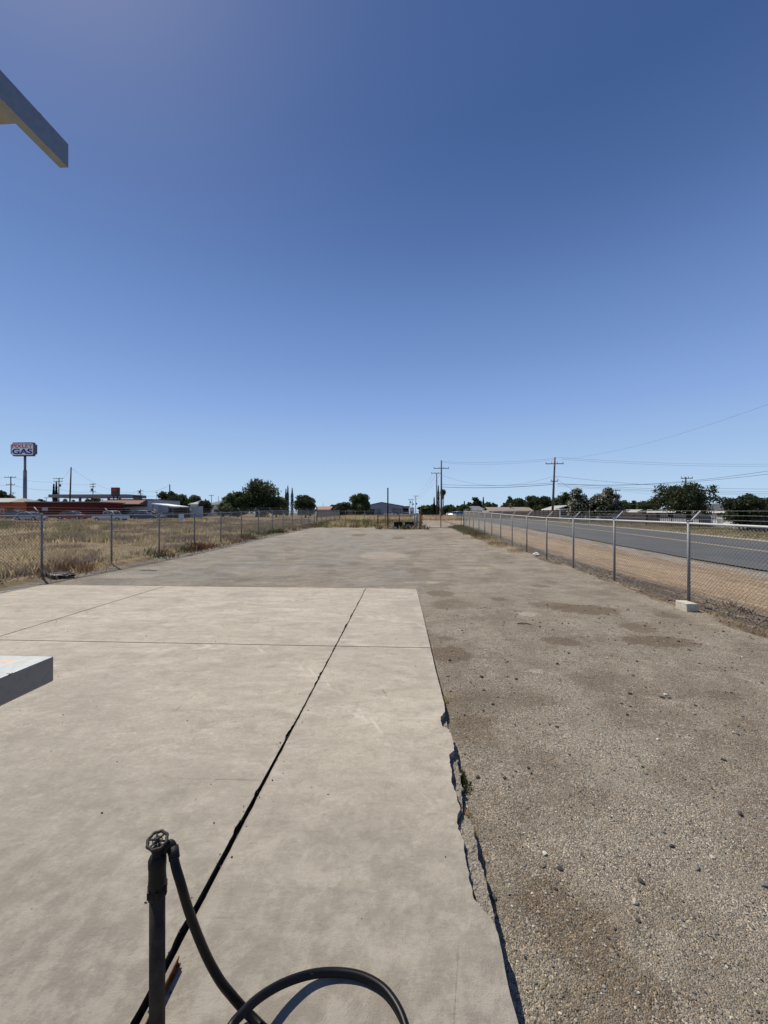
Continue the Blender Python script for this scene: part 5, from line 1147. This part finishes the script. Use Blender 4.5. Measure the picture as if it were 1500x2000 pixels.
# canopy of the filling station
Y = 112.; xa, xb = wx(94, Y), wx(247, Y); zt, zl = wz(965.5, wx(150, Y), Y), wz(971.5, wx(150, Y), Y); zb = .9
T = thing('station_canopy', 'long flat grey filling station canopy on slim columns', 'canopy', (xa, Y, zb))
m = MB(); m.box(0, xb - xa, 0, 9, zl - zb + .12, zt - zb, .05); m.build('fascia', simple('canopy_fascia', (.20, .215, .23), .5), T)
m = MB(); m.box(-.02, xb - xa + .02, -.02, 9.02, zl - zb, zl - zb + .115); m.build('stripe', simple('canopy_stripe', (.34, .18, .16), .5), T)
for p in (144.5, 201.5):
    for d_ in (2.2, 6.8): m = MB(); m.box(X_(p) - .28, X_(p) + .28, d_ - .2, d_ + .2, 0, zl - zb); m.build('column', simple('canopy_column', (.12, .14, .16), .5), T)
# price sign and second dark sign
def dark_sign(label, pa, pb, pt_, pb_, Y, panels):
    xa, xb = wx(pa, Y), wx(pb, Y); zt, zl = wz(pt_, xa, Y), wz(pb_, xa, Y); zb = .9; T = thing('price_sign' if panels else 'dark_sign', label, 'sign', (xa, Y, zb)); W_ = xb - xa; h0, h1 = zl - zb, zt - zb
    m = MB(); m.box(0, W_, 0, .8, h0, h1, .06); m.build('cabinet', simple('dark_cabinet', (.035, .028, .032), .4), T)
    for x_ in (.25 * W_, .75 * W_): m = MB(); m.box(x_ - .12, x_ + .12, .3, .5, -.1, h0); m.build('leg', M_DARK, T)
    for (z0, z1, c, n_) in panels:
        m = MB(); m.box(W_ * .14, W_ * .86, -.05, -.003, h0 + (h1 - h0) * z0, h0 + (h1 - h0) * z1); m.build('panel', simple(n_, c, .5), T)
    return T
dark_sign('dark pylon sign with a red band standing above the shop roof', 216.5, 230.5, 952, 969, 104, [(.56, .88, (.42, .03, .03), 'red_panel'), (.38, .46, (.11, .07, .075), 'dim_panel'), (.14, .28, (.11, .07, .075), 'dim_panel')])
dark_sign('low wide dark sign on the shop skyline', 259.5, 274, 967, 974.5, 100, [(.2, .45, (.09, .09, .09), 'grey_panel')])
# bins, enclosure and risers
YB = 42.2
def bin_(label, pa, pb, panel):
    xa, xb = wx(pa, YB), wx(pb, YB); zb = gf(xa, YB); W_ = xb - xa; hgt = wz(1020.3, xa, YB) - zb
    T = thing('waste_bin', label, 'bin', (xa, YB, zb)); m = MB(); m.prism([(0, .12), (1.15, .12), (1.25, hgt * .75), (1.25, hgt * .8), (-.05, hgt)], 0, W_, 'x', .015)
    for k in range(3): m.box(W_ * (.2 + .3 * k) - .03, W_ * (.2 + .3 * k) + .03, -.06, -.003, .2, hgt * .8)
    m.build('body', simple('black_bin', (.010, .011, .011), .6, 0, .15), T)
    m = MB(); m.box(-.03, W_ + .03, -.1, 1.28, hgt - .0, hgt + .05); m.build('lid', simple('bin_lid', (.010, .010, .010), .6, 0, .15), T)
    for sx in (.1, W_ - .1):
        for sy in (.15, 1.0): m = MB(); m.tube([(sx - .03, sy, .07), (sx + .03, sy, .07)], .065, 10); m.build('wheel', M_TYRE, T)
    if panel: m = MB(); m.box(W_ * .12, W_ * .58, -.09, -.062, hgt * .3, hgt * .72); m.build('front_panel', simple('bin_panel', (.14, .15, .16), .5), T)
    return T
bin_('left plain black waste bin in the enclosure', 769.5, 786, False); bin_('right black waste bin with a grey panel on its front', 790.5, 808, True)
xa, xb = wx(737, 42.6), wx(822.5, 42.6); zb = gf(xa, 43)
def encl(label, P0, P1, pxs):
    d = (P1[0] - P0[0]); return fence(label, P0, P1, pxs, 1.42, None, None, wire=.004, post_r=.035, mat=M_RUST, rail_mat=M_DARK, dense=2.4)
encl('low rusty wire enclosure fence behind the waste bins', (xa, 44.0), (xb, 44.0), [0, (xb - xa) * .5, xb - xa])
T = thing('enclosure_gate', 'rusty framed wire gate panel standing open left of the bins', 'gate', (xa, 42.5, zb)); m = MB()
for a in (0, wx(752.5, 42.5) - xa, wx(779, 42.5) - xa - .0): m.tube([(a, 0, 0), (a, 0, 1.45 if a < 1 else 1.2)], .03, 8)
W_ = wx(768, 42.5) - xa
m.tube([(0, 0, 1.33), (W_ + 2.2, 0, 1.33)], .02, 8); m.tube([(0, 0, .3), (W_, 0, .3)], .02, 8); m.build('frame', M_RUST, T)
for k, (px, top, r, c, lab) in enumerate([(808.5, 1005, .09, (.30, .31, .31), 'left pale pipe riser beside the bins'), (814, 1003, .12, (.26, .275, .28), 'thick pale grey pipe riser right of the bins'), (819.5, 1006, .04, (.12, .07, .05), 'thin rusty pipe riser right of the bins')]):
    Y = 42.4 + .1 * k; X = wx(px, Y); z = gf(X, Y); H = wz(top, X, Y) - z; T = thing('pipe_riser', lab, 'pipe', (X, Y, z)); mt = simple('riser_paint_%s' % ('abc'[k]), c, .6, var=.25, vs=6)
    m = MB(); m.tube([(0, 0, -.1), (0, 0, H)], r, 14); m.build('pipe', mt, T); m = MB(); m.lathe([(r * 1.4, -.06), (r * 1.4, .03), (r * .6, .05)], (0, 0, H), 14); m.lathe([(r * 1.3, 0), (r * 1.3, .06)], (0, 0, H * .45), 14); m.build('flange', METALDK, T)
T = thing('meter_box', 'small pale box on the ground in front of the left bin', 'box', (wx(772, 41.3), 41.3, gf(0, 41.3))); m = MB(); m.box(-.12, .12, -.1, .1, 0, .26, .01); m.build('body', simple('pale_box', (.36, .36, .36), .6), T); m = MB(); m.box(-.13, .13, -.11, .11, .26, .29); m.build('lid', METALDK, T)
n = 160; X = RNG.uniform(wx(735, 43), wx(833, 43), n); Y = RNG.uniform(41.2, 44.5, n)
blades('enclosure_weeds', X, Y, g(X, Y), .2 + .35 * RNG.random(n), np.full(n, .05), np.where(RNG.random((n, 1)) < .5, STRAW * .8, np.array([.09, .10, .045])), 'straw and green weeds round the bin enclosure', .9, 6, .15)

# ================================================================== VEHICLES
def car(label, px, Y, col, kind='sedan', rz=0., cat='car', flip=1, z=None, L=4.6):
    X = wx(px, Y); zb = gf(X, Y) if z is None else z
    T = thing({'sedan': 'sedan', 'suv': 'suv', 'van': 'minivan', 'pickup': 'pickup_truck'}[kind], label, cat, (X, Y, zb), rz); hl = L / 2
    if kind == 'sedan': prof = [(-hl, .35), (-hl + .02, .75), (-hl + .15, .88), (-hl + .9, .93), (hl - 1.3, .90), (hl - .2, .72), (hl, .55), (hl, .3), (-hl + .1, .25)]; cabp = [(-hl + .55, .90), (-hl + 1.25, 1.36), (-.2, 1.44), (.35, 1.40), (1.15, .90)]
    elif kind == 'suv': prof = [(-hl, .45), (-hl + .02, .95), (-hl + .12, 1.08), (hl - 1.2, 1.05), (hl - .15, .92), (hl, .7), (hl, .4), (-hl + .1, .35)]; cabp = [(-hl + .08, 1.06), (-hl + .35, 1.66), (-.3, 1.74), (.35, 1.68), (1.05, 1.04)]
    elif kind == 'van': prof = [(-hl, .4), (-hl + .02, .95), (-hl + .08, 1.05), (hl - 1.0, 1.02), (hl - .2, .85), (hl, .6), (hl, .35), (-hl + .1, .3)]; cabp = [(-hl + .05, 1.03), (-hl + .25, 1.68), (-.2, 1.78), (.5, 1.70), (1.45, 1.0)]
    else: prof = [(-hl, .5), (-hl, 1.02), (-.35, 1.02), (hl - 1.1, 1.05), (hl - .1, .95), (hl, .7), (hl, .45), (-hl + .1, .45)]; cabp = [(-.75, 1.02), (-.62, 1.62), (.1, 1.70), (.75, 1.66), (1.25, 1.03)]
    if flip < 0: prof = [(-x, z_) for x, z_ in prof]; cabp = [(-x, z_) for x, z_ in cabp]
    paint = simple('paint_%s' % '_'.join(['%d' % int(c * 100) for c in col]), col, .3, .0, .6, .04); W_ = .88
    m = MB(); m.prism(prof, -W_, W_, 'y', .05); m.build('body', paint, T)
    m = MB(); n = len(cabp); A = [m.bm.verts.new((x, -W_ + .06 + .16 * (z_ - .95), z_)) for x, z_ in cabp]; B = [m.bm.verts.new((x, W_ - .06 - .16 * (z_ - .95), z_)) for x, z_ in cabp]
    m.bm.faces.new(A); m.bm.faces.new(B[::-1])
    for i in range(n): m.bm.faces.new((A[i], B[i], B[(i + 1) % n], A[(i + 1) % n]))
    m.build('windows', M_GLASS, T)
    top = [p for p in cabp if p[1] > 1.25]; m = MB(); zt = lambda p: p[1]
    V = [(x, z_ - .05) for x, z_ in top] + [(x, z_ + .03) for x, z_ in top[::-1]]; m.prism(V, -W_ + .11, W_ - .11)
    for x, z_ in (top[0], top[-1], (sum(p[0] for p in top) / len(top), 0)):
        x2 = {top[0]: cabp[0][0], top[-1]: cabp[-1][0]}.get((x, z_), x); zz = z_ or top[1][1]
        for s in (-1, 1): m.tube([(x, s * (W_ - .12), zz), (x2, s * (W_ - .05), .98)], .035, 6)
    m.build('roof', paint, T)
    for sx in (-hl + .85, hl - .88):
        for s in (-1, 1):
            m = MB(); m.tube([(sx, s * (W_ - .2), .33), (sx, s * (W_ + .02), .33)], .33, 18); wo = m.build('wheel', M_TYRE, T); m = MB(); m.tube([(sx, s * (W_ + .0), .33), (sx, s * (W_ + .03), .33)], .19, 14); m.build('rim', M_RIM, wo)
    hx = hl * flip
    for s in (-1, 1):
        m = MB(); m.box(min(hx - .12 * flip, hx + .012 * flip), max(hx - .12 * flip, hx + .012 * flip), s * .62 - .16, s * .62 + .16, .60, .70); m.build('headlight', simple('lamp_glass', (.7, .7, .7), .1), T)
    return T
zc = 1.0
car('dark sedan with a pale roof parked before the orange building', 36, 64.5, (.10, .11, .12), 'sedan', z=1.05, L=4.7)
car('silver sedan parked in front of the dark sedan at the left', 60, 60.5, (.45, .47, .48), 'sedan', z=.82, L=4.4)
car('red car parked in front of the dark red wall', 143, 63, (.28, .02, .02), 'sedan', z=.98, L=4.7)
car('white extended cab pickup truck at the field edge', 217, 62, (.62, .63, .64), 'pickup', cat='pickup truck', z=.74, L=5.2)
car('black suv parked in front of the shop', 246, 78, (.015, .017, .02), 'suv', z=.85, cat='suv', flip=-1)
car('silver minivan with a bright roof beside the black suv', 272, 78, (.45, .46, .48), 'van', z=.85, cat='minivan', flip=-1)
car('dark blue car right of the silver minivan', 287, 74, (.02, .025, .10), 'sedan', z=.75)
car('pale sedan in front of the tall storage block', 300, 80, (.42, .43, .46), 'sedan', z=.95)
car('dark car under the carport roof', 331, 84, (.03, .03, .035), 'sedan', z=.8)
car('small white car parked left of the steel post by the warehouse', 762, 140, (.6, .6, .6), 'sedan', z=1.1)
car('white car parked in front of the black open bay', 793, 128, (.55, .56, .58), 'sedan', z=.9)
car('left white car on the far road behind the gate', 880.5, 142, (.65, .65, .66), 'sedan', R(60), z=.95)
car('silver car in the middle of the far road row', 888, 132, (.4, .41, .43), 'sedan', R(50), z=.95)
car('right white car on the far road behind the gate', 897, 125, (.62, .62, .63), 'van', R(40), z=.85, cat='minivan')
car('white car parked beyond the fence at the right edge', 1496, 41, (.6, .6, .61), 'sedan', R(90), z=-.1)

# repeats of a kind share a group phrase
_g = {'tree': 'trees along the skyline', 'cypress': 'cypresses', 'utility pole': 'utility poles', 'car': 'parked cars', 'house': 'houses around the lot', 'post': 'loose posts', 'building': 'low buildings', 'bush': 'white flowering bushes', 'pipe': 'pipe risers by the bins', 'bin': 'waste bins', 'litter': 'litter along the fences', 'stick': 'twigs on the gravel', 'fence': 'fences', 'minivan': 'parked minivans', 'wall': 'low boundary walls'}
for o in list(C.objects):
    if o.parent is None and o.get('category'):
        k = 'cypress' if o.name.startswith('cypress') else o['category']
        if k in _g and not o.get('group'): o['group'] = _g[k]
